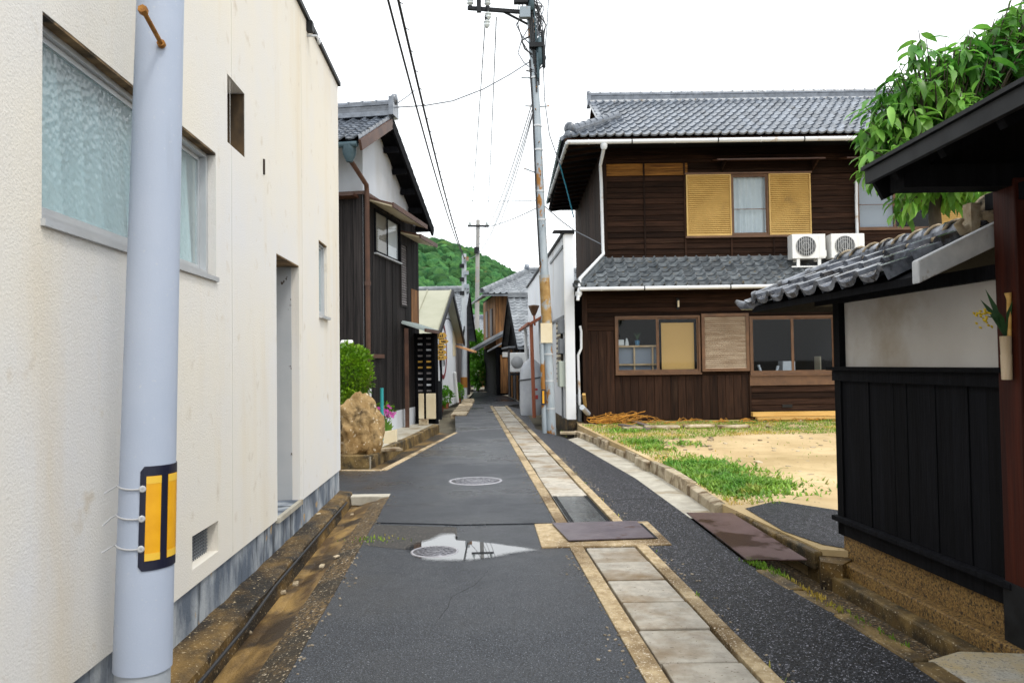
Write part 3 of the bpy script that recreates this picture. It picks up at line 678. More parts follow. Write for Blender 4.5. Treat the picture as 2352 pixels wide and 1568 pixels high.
# far end, top and back
b.quad(LW(9.26,0,.33),LW(9.26,-7,.33),LW(9.26,-7,5.0),LW(9.26,0,5.0))
b.quad(LW(-6,0,5.0),LW(9.26,0,5.0),LW(9.26,-7,5.0),LW(-6,-7,5.0))
for h in ((5.115,5.122,.33,5.0,.01),(7.24,7.247,.33,5.0,.01)): b.quad(LW(h[0],-.01,h[2]),LW(h[1],-.01,h[2]),LW(h[1],-.01,h[3]),LW(h[0],-.01,h[3]))
b.build('wall', M['stucco'], cb, fix=False)
b = MB(); b.fbox(LW,-6,9.24,-7,-.015,-.3,.328); b.build('plinth', M['plinth'], cb)
b = MB(); b.fbox(LW,-6,9.30,-.25,.03,5.002,5.05); b.build('parapet_cap', M['black_metal'], cb)
def sash_window(parent, fr, a0,a1,z0,z1, d, fm, gm, panes=2, fw=.035, sill=None, sm=None, mull=None):
    w_ = MB()
    w_.fbox(fr,a0,a1,d-.04,d+.02,z0,z0+fw); w_.fbox(fr,a0,a1,d-.04,d+.02,z1-fw,z1)
    w_.fbox(fr,a0,a0+fw,d-.04,d+.02,z0+fw,z1-fw); w_.fbox(fr,a1-fw,a1,d-.04,d+.02,z0+fw,z1-fw)
    wo_ = w_.build('window', fm, parent)
    st = (a1-a0-2*fw)/panes
    for k in range(panes):
        p0, p1 = a0+fw+k*st, a0+fw+(k+1)*st
        dd = d - (.012 if k % 2 == 0 else .03)
        s_ = MB(); e = fw*.75
        s_.fbox(fr,p0+.001,p0+e,dd-.008,dd+.012,z0+fw+.001,z1-fw-.001); s_.fbox(fr,p1-e,p1-.001,dd-.008,dd+.012,z0+fw+.001,z1-fw-.001)
        s_.fbox(fr,p0+e,p1-e,dd-.008,dd+.012,z0+fw+.001,z0+fw+e*1.3); s_.fbox(fr,p0+e,p1-e,dd-.008,dd+.012,z1-fw-e,z1-fw-.001)
        if mull:
            for zz in mull: s_.fbox(fr,p0+e,p1-e,dd-.006,dd+.008,zz-.008,zz+.008)
        s_.build('sash', fm, wo_)
        g_ = MB(); g_.quad(fr(p0+e,dd,z0+fw+e),fr(p1-e,dd,z0+fw+e),fr(p1-e,dd,z1-fw-e),fr(p0+e,dd,z1-fw-e)); g_.build('pane', gm, wo_)
    if sill:
        s_ = MB(); s_.fbox(fr,a0-.01,a1+.01,d-.02,sill,z0-.03,z0-.002); s_.build('sill', sm or fm, wo_)
    return wo_
def curtain(name, fr, a0,a1,z0,z1,d,m,label,amp=.03,wl_=.16):
    b = MB(); n = int((a1-a0)/.012)
    v=[]; f=[]
    for i in range(n+1):
        a = a0+(a1-a0)*i/n; ph = a*6.283/wl_ + math.sin(a*9)*1.1
        for j in range(3):
            z = z0+(z1-z0)*j/2; aa = amp*(1.25-.35*j)
            v.append(fr(a, d+aa*math.sin(ph), z))
    for i in range(n):
        for j in range(2): f.append((i*3+j,(i+1)*3+j,(i+1)*3+j+1,i*3+j+1))
    b.add(v,f,True); o = b.build(name, m, fix=False); return tag(o,label,'curtain')
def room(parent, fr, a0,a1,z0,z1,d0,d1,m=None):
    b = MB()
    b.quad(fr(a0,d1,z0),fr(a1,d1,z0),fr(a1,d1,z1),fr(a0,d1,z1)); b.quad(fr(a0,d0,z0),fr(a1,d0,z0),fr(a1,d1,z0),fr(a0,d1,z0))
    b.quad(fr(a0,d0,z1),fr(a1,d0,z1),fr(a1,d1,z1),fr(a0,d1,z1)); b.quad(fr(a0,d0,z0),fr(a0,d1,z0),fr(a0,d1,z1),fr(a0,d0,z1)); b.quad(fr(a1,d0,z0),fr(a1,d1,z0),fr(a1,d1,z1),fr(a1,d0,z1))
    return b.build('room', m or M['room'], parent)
sash_window(cb, LW, 2.852,4.798,2.132,2.918,-.07,M['alu'],M['frost'],2,.035,sill=.018)
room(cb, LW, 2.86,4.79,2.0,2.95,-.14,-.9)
curtain('curtain', LW, 2.9,4.76,2.15,2.87,-.19,M['curtain_blue'],'pale blue curtain hanging in folds behind the frosted window of the cream wall',amp=.06,wl_=.21)
sash_window(cb, LW, 8.032,8.478,2.102,2.898,-.05,M['alu'],M['frost'],1,.03,sill=.04)
curtain('curtain', LW, 8.05,8.46,2.12,2.86,-.14,M['curtain'],'pale curtain in the narrow far window of the cream wall',amp=.02,wl_=.12)
room(cb, LW, 8.04,8.47,2.1,2.9,-.11,-.6)
for h in ((2.85,4.8,2.92,.13),(6.28,7.1,2.5,.4),(8.03,8.48,2.9,.1)):
    MB().fbox(LW,h[0]+.002,h[1]-.002,-h[3]+.001,-.002,h[2]-.012,h[2]-.001).build('reveal_soffit', M['stain'], cb)
b = MB(); b.quad(LW(5.03,-.339,3.06),LW(5.42,-.339,3.06),LW(5.42,-.339,3.52),LW(5.03,-.339,3.52)); b.build('niche_back', M['plank_grey'], cb)
b = MB(); b.fbox(LW,5.408,5.419,-.338,-.004,3.062,3.518)
b.build('niche_lining', mat('stained_lining',(.02,.014,.008),(.10,.06,.025),scale=9,stretch=(1,1,.4),rough=.8), cb)
b = MB(); b.fbox(LW,6.285,7.09,-.42,-.39,.33,2.49)
dp = b.build('door_panel', M['peel'], cb)
b = MB(); b.fbox(LW,7.085,7.097,-.388,-.07,.33,2.49); b.build('door_jamb', M['peel'], cb)
b = MB(); b.fbox(LW,6.27,7.13,-.40,.02,.285,.327); b.build('door_sill', M['concrete'], cb)
b = MB(); b.quad(LW(4.38,-.085,.41),LW(4.83,-.085,.41),LW(4.83,-.085,.6),LW(4.38,-.085,.6)); vb_ = b.build('vent_back', M['black_metal'], cb)
b = MB()
for i in range(1,15): b.fbox(LW,4.38+.03*i-.002,4.38+.03*i+.002,-.07,-.064,.41,.6)
for j in range(1,10): b.fbox(LW,4.38,4.83,-.073,-.067,.41+.0195*j-.002,.41+.0195*j+.002)
b.build('vent_grille', M['grey_plastic'], cb, kind='stuff')
b = MB(); b.fbox(LW,5.89,5.91,0,.012,3.06,3.18); b.build('wall_bracket', mat('dark_rust',(.012,.009,.007),(.05,.025,.012),scale=20,rough=.9), cb)
b = MB(); b.tube([LW(7.52,.0,4.86),LW(7.52,.09,4.86),LW(7.56,.12,4.82),LW(7.5,.12,4.77),LW(7.46,.12,4.82),LW(7.52,.11,4.86)],.012,6); b.build('wall_ring', M['alu'], cb)
b = MB(); b.fbox(LW,7.48,7.56,.0,.06,4.9,5.0); b.build('cable_clamp', M['black_metal'], cb)

# ================================================================== NEAR POLE
pb = at(327,1568,3.2); pt = at(369,0,3.2)
lean = (pt-pb)/(pt.z-pb.z)
def pc(z): return pb + lean*(z-pb.z)
def pr(z): return .1145 + (.0925-.1145)*(z-.2)/(3.1-.2)
np_ = thing('telephone_pole', pc(0), 'smooth blue-grey pole with a yellow-striped sheet in the left foreground', 'pole')
MB().tube([pc(-.2),pc(.33)], [pr(-.2)-.007,pr(.3)-.007], 40).build('pole_base', M['pole_bare'], np_)
MB().tube([pc(.325)]+[pc(z) for z in (1,2,3,4)]+[pc(6.5)], [pr(.32)]+[pr(z) for z in (1,2,3,4)]+[pr(6.5)], 40).build('pole_shaft', M['pole_sheet'], np_)
camdir = (Vector((0,0,0))-Vector((pb.x,pb.y,0))).normalized(); sidedir = Vector((-camdir.y,camdir.x,0))   # towards image right
def wrap(a0,a1,z0,z1,dr_,m,name,parent,n=18,corner=0.0,th=.003):
    b = MB(); v=[]; f=[]
    for i in range(n+1):
        a = R(a0+(a1-a0)*i/n)
        e = min(i,n-i)/n*(a1-a0); cz = corner*max(0,1-e/8)**2 if corner else 0
        for z in (z0+cz,z1-cz):
            for rr in (dr_,dr_+th):
                v.append(pc(z) + (camdir*math.cos(a)+sidedir*math.sin(a))*(pr(z)+rr))
    for i in range(n):
        o_ = i*4; p_ = o_+4
        f += [(o_+1,p_+1,p_+3,o_+3),(o_,o_+2,p_+2,p_),(o_,p_,p_+1,o_+1),(o_+2,o_+3,p_+3,p_+2)]
    f += [(0,1,3,2),(n*4,n*4+2,n*4+3,n*4+1)]
    b.add(v,f,False); return b.build(name,m,parent)
ws = wrap(-15,118,.745,1.165,.001,M['navy'],'warning_sheet',np_,corner=.02)
for (a0,a1) in ((-3,26),(42,74)):
    wrap(a0,a1,.785,1.125,.0045,M['yellow'],'yellow_stripe',ws,8,th=.002)
    wrap(a0,a1,.786,.815,.0067,M['yellow_pale'],'pale_stripe_end',ws,8,th=.0008)
    wrap(a0,a1,1.095,1.124,.0067,M['yellow_pale'],'pale_stripe_end',ws,8,th=.0008)
for i,(yy) in enumerate((1112,1178,1245)):
    z = at(340,yy,3.2).z
    pts = [pc(z+.004*math.sin(a*.05)) + (camdir*math.cos(R(a))+sidedir*math.sin(R(a)))*(pr(z)+.004) for a in range(-130,-8,10)]
    pts += [pts[-1] + (camdir*.006)]
    b = MB().tube(pts,.0042,6)
    b.tube([pts[4]+Vector((0,0,.0)), pts[4]-sidedir*.02-camdir*.01+Vector((0,0,-.012)), pts[4]-sidedir*.05-camdir*.01+Vector((0,0,-.03-.01*(i%2)))],.0042,6)
    b.lathe(pts[-2],[(.014,-.002),(.014,.006),(.008,.006)],12,axis=camdir)
    b.build('cable_tie', M['tie'], np_)
bz = at(340,125,3.2).z
root = pc(bz)+camdir*.09+sidedir*.012
tip = root + (camdir*.20 - sidedir*.075 + Vector((0,0,.055)))
b = MB().tube([root, tip], .0095, 10); b.lathe(tip-(tip-root).normalized()*.004, [(.018,-.012),(.018,.012)], 6, axis=(tip-root), smooth=False); b.lathe(root+(tip-root).normalized()*.02, [(.017,-.012),(.017,.006)], 8, axis=(tip-root))
b.build('step_bolt', M['rust_bolt'], np_)
# ================================================================== TILES
def tile_mesh(name, m, w=.27, l=.25, h=.055, th=.022, style='wave'):
    """one pantile: u across, v up the slope, n normal; origin at the lower left corner"""
    us = [0,.12,.26,.42,.58,.72,.82,.91,1.0]
    if style == 'wave': zs = [.42,.14,.0,.0,.10,.42,.80,.98,.86]
    else: zs = [.30,.08,.0,.0,.03,.16,.55,.95,1.0]
    L_ = l*1.22
    v=[]; f=[]; sm=[]
    n = len(us)
    for (vv,lift) in ((0,th*1.15),(L_,.0)):
        for u,z in zip(us,zs): v.append((u*w*1.03, vv, z*h+lift))
    for i in range(n-1): f.append((i,i+1,n+i+1,n+i)); sm.append(True)
    b0 = len(v)
    for u,z in zip(us,zs): v.append((u*w*1.03, 0, z*h+th*1.15))
    for u,z in zip(us,zs): v.append((u*w*1.03, .002, z*h+th*1.15-th*1.3))
    for i in range(n-1): f.append((b0+n+i,b0+n+i+1,b0+i+1,b0+i)); sm.append(False)
    # right flank
    v += [(w*1.03,0,zs[-1]*h+th*1.15),(w*1.03,L_,zs[-1]*h),(w*1.03,L_,-.01),(w*1.03,0,-.01)]
    k = len(v)-4; f.append((k+3,k+2,k+1,k)); sm.append(False)
    me = bpy.data.meshes.new(name); me.from_pydata(v,[],f); me.polygons.foreach_set('use_smooth', sm); me.materials.append(m)
    return me
def lay_tiles(parent, me, origin, U, V, nu, nv, w, l, keep=None, limit=300, name='roof_tile', rest='roof_tiles_beyond'):
    U = Vector(U).normalized(); V = Vector(V).normalized(); Nn = U.cross(V).normalized()
    origin = Vector(origin); todo = []
    for j in range(nv):
        for i in range(nu):
            if keep and not keep((i+.5)*w, (j+.5)*l): continue
            p = origin + U*(i*w) + V*(j*l) + Nn*random.uniform(0,.006)
            rt = Matrix((U,V,Nn)).transposed().to_4x4()
            mw = Matrix.Translation(p) @ rt @ Matrix.Rotation(random.uniform(-.012,.012),4,'Z')
            todo.append(((p-Vector((0,0,CAMH))).length, mw))
    todo.sort(key=lambda t_: t_[0])
    for d,mw in todo[:limit]: inst(name, me, parent, mw)
    if len(todo) > limit:
        b = MB(); vs0 = [v.co.copy() for v in me.vertices]; fs0 = [tuple(p.vertices) for p in me.polygons]; sm0 = [p.use_smooth for p in me.polygons]
        for d,mw in todo[limit:]:
            n = len(b.v); b.v += [tuple(mw @ v) for v in vs0]; b.f += [tuple(i+n for i in f) for f in fs0]; b.sm += sm0
        b.build(rest, me.materials[0], parent, kind='stuff', fix=False)
T_MAIN = tile_mesh('pantile', M['tile'], w=.2, l=.4, h=.05, th=.03)
T_LOW = tile_mesh('pantile_low', M['tile_weathered'], w=.25, l=.22, h=.075, th=.028, style='trough')
def ridge_stack(parent, p, q, courses=4, w=.22, h=.05, m=None, cap=.085, seg=.3, name='ridge'):
    m = m or M['tile']
    p, q = Vector(p), Vector(q); d = (q-p).normalized(); a = d.cross(Vector((0,0,1))).normalized(); up = a.cross(d)
    b = MB()
    for k in range(courses):
        ww = w*(1-.05*k) + (.05 if k in (0,courses-1) else 0)
        b.obox((p+q)/2+up*(h*(k+.5)), d*((q-p).length/2), a*(ww/2), up*(h*.46))
    rp = b.build(name, m, parent)
    n = max(1,int((q-p).length/seg))
    for i in range(n):
        s0 = p+(q-p)*(i/n)+up*(h*courses); s1 = p+(q-p)*((i+1)/n)+up*(h*courses)
        c = MB().tube([s0,s1-d*.004],[cap,cap*.98],10); c.tube([s0+up*.004,s0+d*.035+up*.004],[cap*1.13]*2,10)
        c.build('ridge_cap', m, rp)
    return rp

# ================================================================== BROWN TIMBER HOUSE (right)
def HX(x, Y=17.5): return at(x, 700, Y).x
def HZ(y, Y=17.5, x=1600): return at(x, y, Y).z
YL, YU = 17.5, 18.1
FL = lambda a, d, z: Vector((a, YL-d, z))      # lower facade frame: d>0 towards the camera
FU = lambda a, d, z: Vector((a, YU-d, z))
XR = 13.0
hs_ = thing('timber_house', (6,20,.2), 'two-storey dark brown timber house with grey tiled roofs behind the sandy lot', 'house')
x0l, x0u = HX(1338), HX(1390,YU)
zeave1, zeave2 = HZ(660,17.0), HZ(322,17.25)
w1 = (HX(1411),HX(1606),HZ(856),HZ(724)); w2 = (HX(1719),HX(1916),HZ(862),HZ(728)); sh1 = (HX(1608),HX(1716),HZ(853),HZ(721))
ztopU = HZ(330,YU)
# core shell with window openings
b = MB(); wall_holes(b, lambda a,d,z: FL(a,d-.03,z), x0l, XR, .0, zeave1+.05, [(w1[0]+.02,w1[1]-.02,w1[2]+.02,w1[3]-.02,.1),(w2[0]+.02,w2[1]-.02,w2[2]+.02,w2[3]-.02,.1)])
b.quad((x0l,YL+.03,0),(x0l,27,0),(x0l,27,zeave1+.05),(x0l,YL+.03,zeave1+.05))
b.quad((XR,YL+.03,0),(XR,27,0),(XR,27,7),(XR,YL+.03,7))
u1 = (HX(1580,YU),HX(1866,YU),HZ(543,YU),HZ(403,YU)); u2 = (HX(1972,YU),HX(2148,YU),HZ(535,YU),HZ(398,YU))
g1 = (HX(1684,YU),HX(1769,YU))
wall_holes(b, lambda a,d,z: FU(a,d-.03,z), x0u, XR, 3.2, 6.9, [(g1[0],g1[1],u1[2]+.02,u1[3]-.02,.1),(u2[0]+.02,u2[1]-.02,u2[2]+.02,u2[3]-.02,.1)])
b.quad((x0u,YU+.03,3.2),(x0u,26,3.2),(x0u,26,6.9),(x0u,YU+.03,6.9))
b.build('wall', M['brown_wood'], hs_, fix=False)
def hboards(fr, a0,a1,z0,z1,n,m,parent,holes=(),gap=.006,d=.0,name='wall_board'):
    hh = (z1-z0)/n
    for k in range(n):
        c0,c1 = z0+k*hh, z0+(k+1)*hh
        segs = [(a0,a1)]
        for h in holes:
            if h[2] < (c0+c1)/2 < h[3]:
                ns=[]
                for (p,q) in segs:
                    if h[1] <= p or h[0] >= q: ns.append((p,q)); continue
                    if h[0]-p > .03: ns.append((p,h[0]))
                    if q-h[1] > .03: ns.append((h[1],q))
                segs = ns
        for (p,q) in segs:
            b = MB(); j = random.uniform(-.003,.003)
            b.hexa([fr(p,-.01,c0),fr(q,-.01,c0),fr(q,.028+d+j,c0),fr(p,.028+d+j,c0),fr(p,-.01,c1-gap),fr(q,-.01,c1-gap),fr(q,.008+d+j,c1-gap),fr(p,.008+d+j,c1-gap)])
            b.build(name, m, parent)
def vboards(fr, a0,a1,z0,z1,w,m,parent,gap=.008,d=0.0,name='wall_board',zj=0.0,ztop=None):
    n = max(1,round((a1-a0)/w)); st = (a1-a0)/n
    for k in range(n):
        p,q = a0+k*st, a0+(k+1)*st-gap
        e = random.uniform(0,.008); zz = z0+random.uniform(-zj,zj)
        t0,t1 = (ztop(p),ztop(q)) if ztop else (z1,z1)
        b = MB(); b.hexa([fr(p,-.01,zz),fr(q,-.01,zz),fr(q,.014+d+e,zz),fr(p,.014+d+e,zz),fr(p,-.01,t0),fr(q,-.01,t1),fr(q,.014+d+e,t1),fr(p,.014+d+e,t0)])
        b.build(name, m, parent)
# --- lower facade cladding
zb = HZ(962); zmid = HZ(757)
vboards(FL, x0l, w1[0]-.02, zb, zmid, .2, M['brown_wood_v'], hs_, zj=.01)
vboards(FL, w1[0]-.02, HX(1717), zb, w1[2]-.06, .185, M['brown_wood_v'], hs_, zj=.015)
hboards(FL, x0l, XR, zmid+.012, zeave1+.02, 9, M['brown_wood'], hs_, holes=[w1, w2, sh1])
hboards(FL, HX(1719), XR, HZ(945), HZ(888), 4, M['brown_wood'], hs_)
vboards(FL, w2[1]+.02, XR, HZ(888)+.05, zmid, .22, M['brown_wood_v'], hs_)
b = MB(); b.fbox(FL, HX(1717), HX(1922), -.01,.05, HZ(887), HZ(864)); b.build('window_apron', M['frame_brown'], hs_)
b = MB(); b.fbox(FL, HX(1716), HX(1720), -.01,.045, zb, HZ(858)); b.build('corner_batten', M['brown_wood_v'], hs_)
b = MB(); b.fbox(FL, HX(1790), HX(1813), .03,.036, HZ(938), HZ(931)); b.build('floor_vent', M['dark_gap'], hs_)
b = MB(); b.fbox(FL, x0l-.02, x0l+.10, .0,.05, .1, zeave1); b.build('corner_post', M['brown_wood_v'], hs_)
# lower windows
wa = sash_window(hs_, FL, w1[0],w1[1],w1[2],w1[3], .03, M['frame_brown'], M['glass'], 2, .045, sill=.09)
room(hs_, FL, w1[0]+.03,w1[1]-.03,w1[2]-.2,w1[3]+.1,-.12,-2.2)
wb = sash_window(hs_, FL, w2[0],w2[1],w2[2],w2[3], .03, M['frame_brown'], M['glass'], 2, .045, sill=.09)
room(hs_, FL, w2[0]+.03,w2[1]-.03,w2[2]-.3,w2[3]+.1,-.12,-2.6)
def shutter(parent, fr, a0,a1,z0,z1,d,m,fm,n,name='shutter',fw=.05):
    f_ = MB()
    f_.fbox(fr,a0,a0+fw,d-.02,d+.03,z0,z1); f_.fbox(fr,a1-fw,a1,d-.02,d+.03,z0,z1); f_.fbox(fr,a0+fw,a1-fw,d-.02,d+.03,z0,z0+fw); f_.fbox(fr,a0+fw,a1-fw,d-.02,d+.03,z1-fw,z1)
    fo = f_.build(name, fm, parent)
    s_ = MB(); hh = (z1-z0-2*fw)/n
    for k in range(n):
        c0 = z0+fw+k*hh; c1 = c0+hh
        s_.hexa([fr(a0+fw,d-.02,c0),fr(a1-fw,d-.02,c0),fr(a1-fw,d+.024,c0),fr(a0+fw,d+.024,c0),fr(a0+fw,d-.02,c1-.003),fr(a1-fw,d-.02,c1-.003),fr(a1-fw,d-.008,c1-.003),fr(a0+fw,d-.008,c1-.003)])
    s_.build('slats', m, fo, kind='stuff'); return fo
shutter(hs_, FL, sh1[0],sh1[1],sh1[2],sh1[3], .07, M['shutter_grey'], M['frame_brown'], 26, fw=.07)
# --- interior things behind the lower windows
FI = lambda d: (lambda a,e,z: FL(a,e+d,z))
su = thing('shelf_unit', FL(HX(1462),-.5,1.2), 'pale wooden grid shelf with grey back seen through the left house window', 'shelf')
xa,xb_,za,zb2 = HX(1412,17.9),HX(1508,17.9),HZ(860,17.9),HZ(793,17.9)
MB().box(xa,xb_,17.98,18.0,za-.3,zb2).build('back_panel', M['grey_panel'], su)
for xx in (HX(1455,17.9),HX(1497,17.9)): MB().box(xx-.018,xx+.018,17.9,17.96,za-.3,zb2-.02).build('upright', M['pale_wood'], su)
for zz in (zb2,HZ(835,17.9)): MB().box(xa,xb_,17.88,17.975,zz-.02,zz+.02).build('rail', M['pale_wood'], su)
t_ = thing('potted_plant', (HX(1462,17.93),17.93,zb2+.02), 'small plant in a blue pot on the shelf inside the window', 'potted plant')
MB().lathe((HX(1462,17.93),17.93,zb2+.02),[(.05,0),(.065,.12),(.0,.12)],12).build('pot', mat('blue_pot',(.05,.16,.26),rough=.4), t_)
b = MB()
for k in range(9):
    a = k*.7; b.tube([(HX(1462,17.93),17.93,zb2+.13),(HX(1462,17.93)+math.cos(a)*.04,17.93,zb2+.25),(HX(1462,17.93)+math.cos(a)*.10,17.93+math.sin(a)*.03,zb2+.32)],[.008,.008,.002],5)
b.build('leaves', M['blade'], t_, kind='stuff')
b = MB(); b.lathe((HX(1438,17.93),17.93,zb2+.02),[(.05,0),(.045,.06),(.02,.16),(.0,.18)],10); tag(b.build('lamp', M['white_plastic']),'small white lamp on the shelf inside the left house window','lamp')
b = MB(); b.box(HX(1422,17.92)-.08,HX(1422,17.92)+.1,17.9,17.96,zb2+.02,zb2+.16); tag(b.build('box', M['white_plastic'],bevel=.02),'pale box at the left end of the shelf inside the window','box')
b = MB(); b.fbox(FL, HX(1519), HX(1594), -.10,-.08, HZ(847), HZ(740)); tag(b.build('cork_board', M['cork']),'tan cork board standing behind the right pane of the brown window','board')
t_ = thing('white_chair', (HX(1765,18.2),18.2,.9), 'white chair with a curved back behind the lower right window', 'chair')
c = [at(1742,838,18.2),at(1748,856,18.2),at(1765,864,18.2),at(1783,858,18.2),at(1787,840,18.2)]
MB().tube(c,.035,8).build('backrest', M['white_plastic'], t_)
MB().box(HX(1745,18.3),HX(1785,18.3),18.1,18.6,.95,1.0).build('seat', M['white_plastic'], t_)
b = MB(); b.box(HX(1793,18.3),HX(1822,18.3),18.25,18.6,.9,HZ(832,18.3)); tag(b.build('box', M['white_plastic'],bevel=.02),'bright white box behind the middle of the lower right window','box')
b = MB(); b.box(HX(1878,18.3),HX(1905,18.3),18.25,18.6,.9,HZ(822,18.3)); tag(b.build('box', M['cream_panel'],bevel=.01),'cream box in the right corner of the lower right window','box')
b = MB(); b.box(HX(1724),HX(1731),17.62,17.66,HZ(862),HZ(770)); tag(b.build('wooden_post', M['plank']),'orange wooden post just inside the left edge of the lower right window','post')
# wall lamp
t_ = thing('wall_lamp', FL(HX(1556),.03,HZ(700)), 'small wall lamp above the brown house window', 'lamp')
MB().fbox(FL,HX(1553),HX(1559),.03,.06,HZ(710),HZ(685)).build('back_plate', M['black_metal'], t_)
MB().fbox(FL,HX(1554),HX(1558),.065,.12,HZ(705),HZ(690)).build('shade', M['cream_panel'], t_, bevel=.01)
# --- upper facade
zub = HZ(596,YU); zum = HZ(403,YU)
hboards(FU, x0u, XR, zub, zum, 15, M['brown_wood'], hs_, holes=[(u1[0]-.02,u1[1]+.02,u1[2]-.03,u1[3]+.03),(u2[0]-.02,HX(2225,YU),u2[2]-.03,u2[3]+.05)])
hboards(FU, x0u, XR, zum+.01, HZ(374,YU), 2, M['orange_wood'], hs_, holes=[(HX(1585,YU),XR+1,0,9)])
hboards(FU, HX(1585,YU), XR, zum+.01, HZ(374,YU), 2, M['brown_wood'], hs_, holes=[(u1[0]-.02,u1[1]+.02,0,u1[3]+.03),(u2[0]-.02,HX(2225,YU),0,u2[3]+.05)])
hboards(FU, x0u, XR, HZ(373,YU), 6.75, 5, M['brown_wood'], hs_)
for px,z0_ in ((1484,zub),(1577,zub),(1683,zub),(1780,zub)):
    zt = HZ(374,YU) if px < 1600 else u1[2]-.03
    MB().fbox(FU,HX(px,YU)-.018,HX(px,YU)+.018,.02,.045,z0_,zt).build('batten', M['brown_wood_v'], hs_)
MB().fbox(FU,x0u-.03,x0u+.08,.0,.05,3.3,6.75).build('corner_post', M['brown_wood_v'], hs_)
# upper left side wall boards
FS = lambda a,d,z: Vector((x0u-d, a, z))
vboards(FS, YU+.05, 25.5, 3.3, 6.7, .3, M['brown_wood_v'], hs_)
shutter(hs_, FU, u1[0],HX(1683,YU),u1[2],u1[3], .05, M['shutter_tan'], M['shutter_tan'], 30, fw=.03)
shutter(hs_, FU, HX(1770,YU),u1[1],u1[2],u1[3], .05, M['shutter_tan'], M['shutter_tan'], 30, fw=.03)
MB().fbox(FU,u1[0]-.03,u1[1]+.03,.0,.10,u1[2]-.05,u1[2]-.003).build('window_sill', M['frame_brown'], hs_)
MB().fbox(FU,u1[0]-.03,u1[1]+.03,.0,.10,u1[3]+.003,u1[3]+.04).build('window_head', M['frame_brown'], hs_)
sash_window(hs_, FU, g1[0],g1[1],u1[2],u1[3], .03, M['frame_brown'], M['glass'], 1, .035, mull=[(u1[2]+u1[3])/2-.1])
curtain('curtain', FU, g1[0]+.03,g1[1]-.03,u1[2]+.03,u1[3]-.05,-.07,M['curtain'],'white curtain in the upper window between the two tan shutters',amp=.02,wl_=.17)
sash_window(hs_, FU, u2[0],u2[1],u2[2],u2[3], .03, M['frame_brown'], M['glass'], 2, .04, mull=[(u2[2]+u2[3])/2-.1])
b = MB(); b.quad(FU(u2[0]+.05,-.08,u2[2]+.04),FU((u2[0]+u2[1])/2,-.08,u2[2]+.04),FU((u2[0]+u2[1])/2,-.08,u2[3]-.04),FU(u2[0]+.05,-.08,u2[3]-.04))
b.build('window_blind', mat('grey_blind',(.34,.36,.39),rough=.9), hs_)
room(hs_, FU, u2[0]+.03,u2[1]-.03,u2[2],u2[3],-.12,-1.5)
shutter(hs_, FU, HX(2150,YU),HX(2222,YU),u2[2],u2[3], .05, M['shutter_tan'], M['shutter_tan'], 30, fw=.03)
# hood over upper window
b = MB(); hz0 = HZ(372,17.75)
b.hexa([(HX(1655,17.6),17.6,hz0),(HX(1905,17.6),17.6,hz0),(HX(1905,17.6),YU-.03,hz0+.10),(HX(1655,17.6),YU-.03,hz0+.10),(HX(1655,17.6),17.6,hz0+.03),(HX(1905,17.6),17.6,hz0+.03),(HX(1905,17.6),YU-.03,hz0+.13),(HX(1655,17.6),YU-.03,hz0+.13)])
ho = b.build('window_hood', M['copper'], hs_)
for xx in (HX(1672,17.8),HX(1885,17.8)):
    b = MB(); b.slab([(xx-.02,17.68,hz0+.01),(xx-.02,YU-.04,hz0+.09),(xx-.02,YU-.04,hz0-.16)],(.04,0,0)); b.build('hood_bracket', M['brown_wood'], ho)
b = MB(); b.hexa([(HX(1955,17.6),17.6,hz0),(XR,17.6,hz0),(XR,YU-.03,hz0+.10),(HX(1955,17.6),YU-.03,hz0+.10),(HX(1955,17.6),17.6,hz0+.03),(XR,17.6,hz0+.03),(XR,YU-.03,hz0+.13),(HX(1955,17.6),YU-.03,hz0+.13)]); b.build('window_hood', M['copper'], hs_)
# --- pent roof
ev1 = 16.98; pl = Vector((0, YU-ev1-.02, HZ(600,YU)-zeave1)); xl = HX(1326,17.0)
roof1 = MB(); 
roof1.slab([(xl,ev1,zeave1),(XR,ev1,zeave1),(XR,ev1+pl.y,zeave1+pl.z),(x0u-.05,ev1+pl.y,zeave1+pl.z)],(0,0,-.07))
roof1.slab([(xl,ev1,zeave1),(x0u-.05,ev1+pl.y,zeave1+pl.z),(x0u-.05,26,zeave1+pl.z),(xl,26,zeave1)],(0,0,-.07))
r1 = roof1.build('pent_roof', M['brown_wood'], hs_)
hipslope = (x0u-.05-xl)/pl.length
lay_tiles(r1, T_LOW, (xl-.05,ev1-.05,zeave1+.015), (1,0,0), pl, 46, 6, .25, pl.length/5.6, keep=lambda u,v: u-.05 > v*hipslope*.98-.1)
MB().box(x0u-.05,XR,YU-.06,YU-.005,zeave1+pl.z-.02,zeave1+pl.z+.10).build('flashing', M['tile_weathered'], r1)
rp = ridge_stack(r1, (xl+.02,ev1+.02,zeave1+.05), (x0u-.03,ev1+pl.y-.02,zeave1+pl.z+.04), 2, .2, .045, M['tile_weathered'], .07, .26, name='hip_ridge')
lay_tiles(r1, T_LOW, (xl-.04,25.9,zeave1+.015), (0,-1,0), (x0u-.05-xl,0,pl.z), 35, 3, .25, .28, keep=lambda u,v: 25.9-u > ev1+.2+v*1.2)
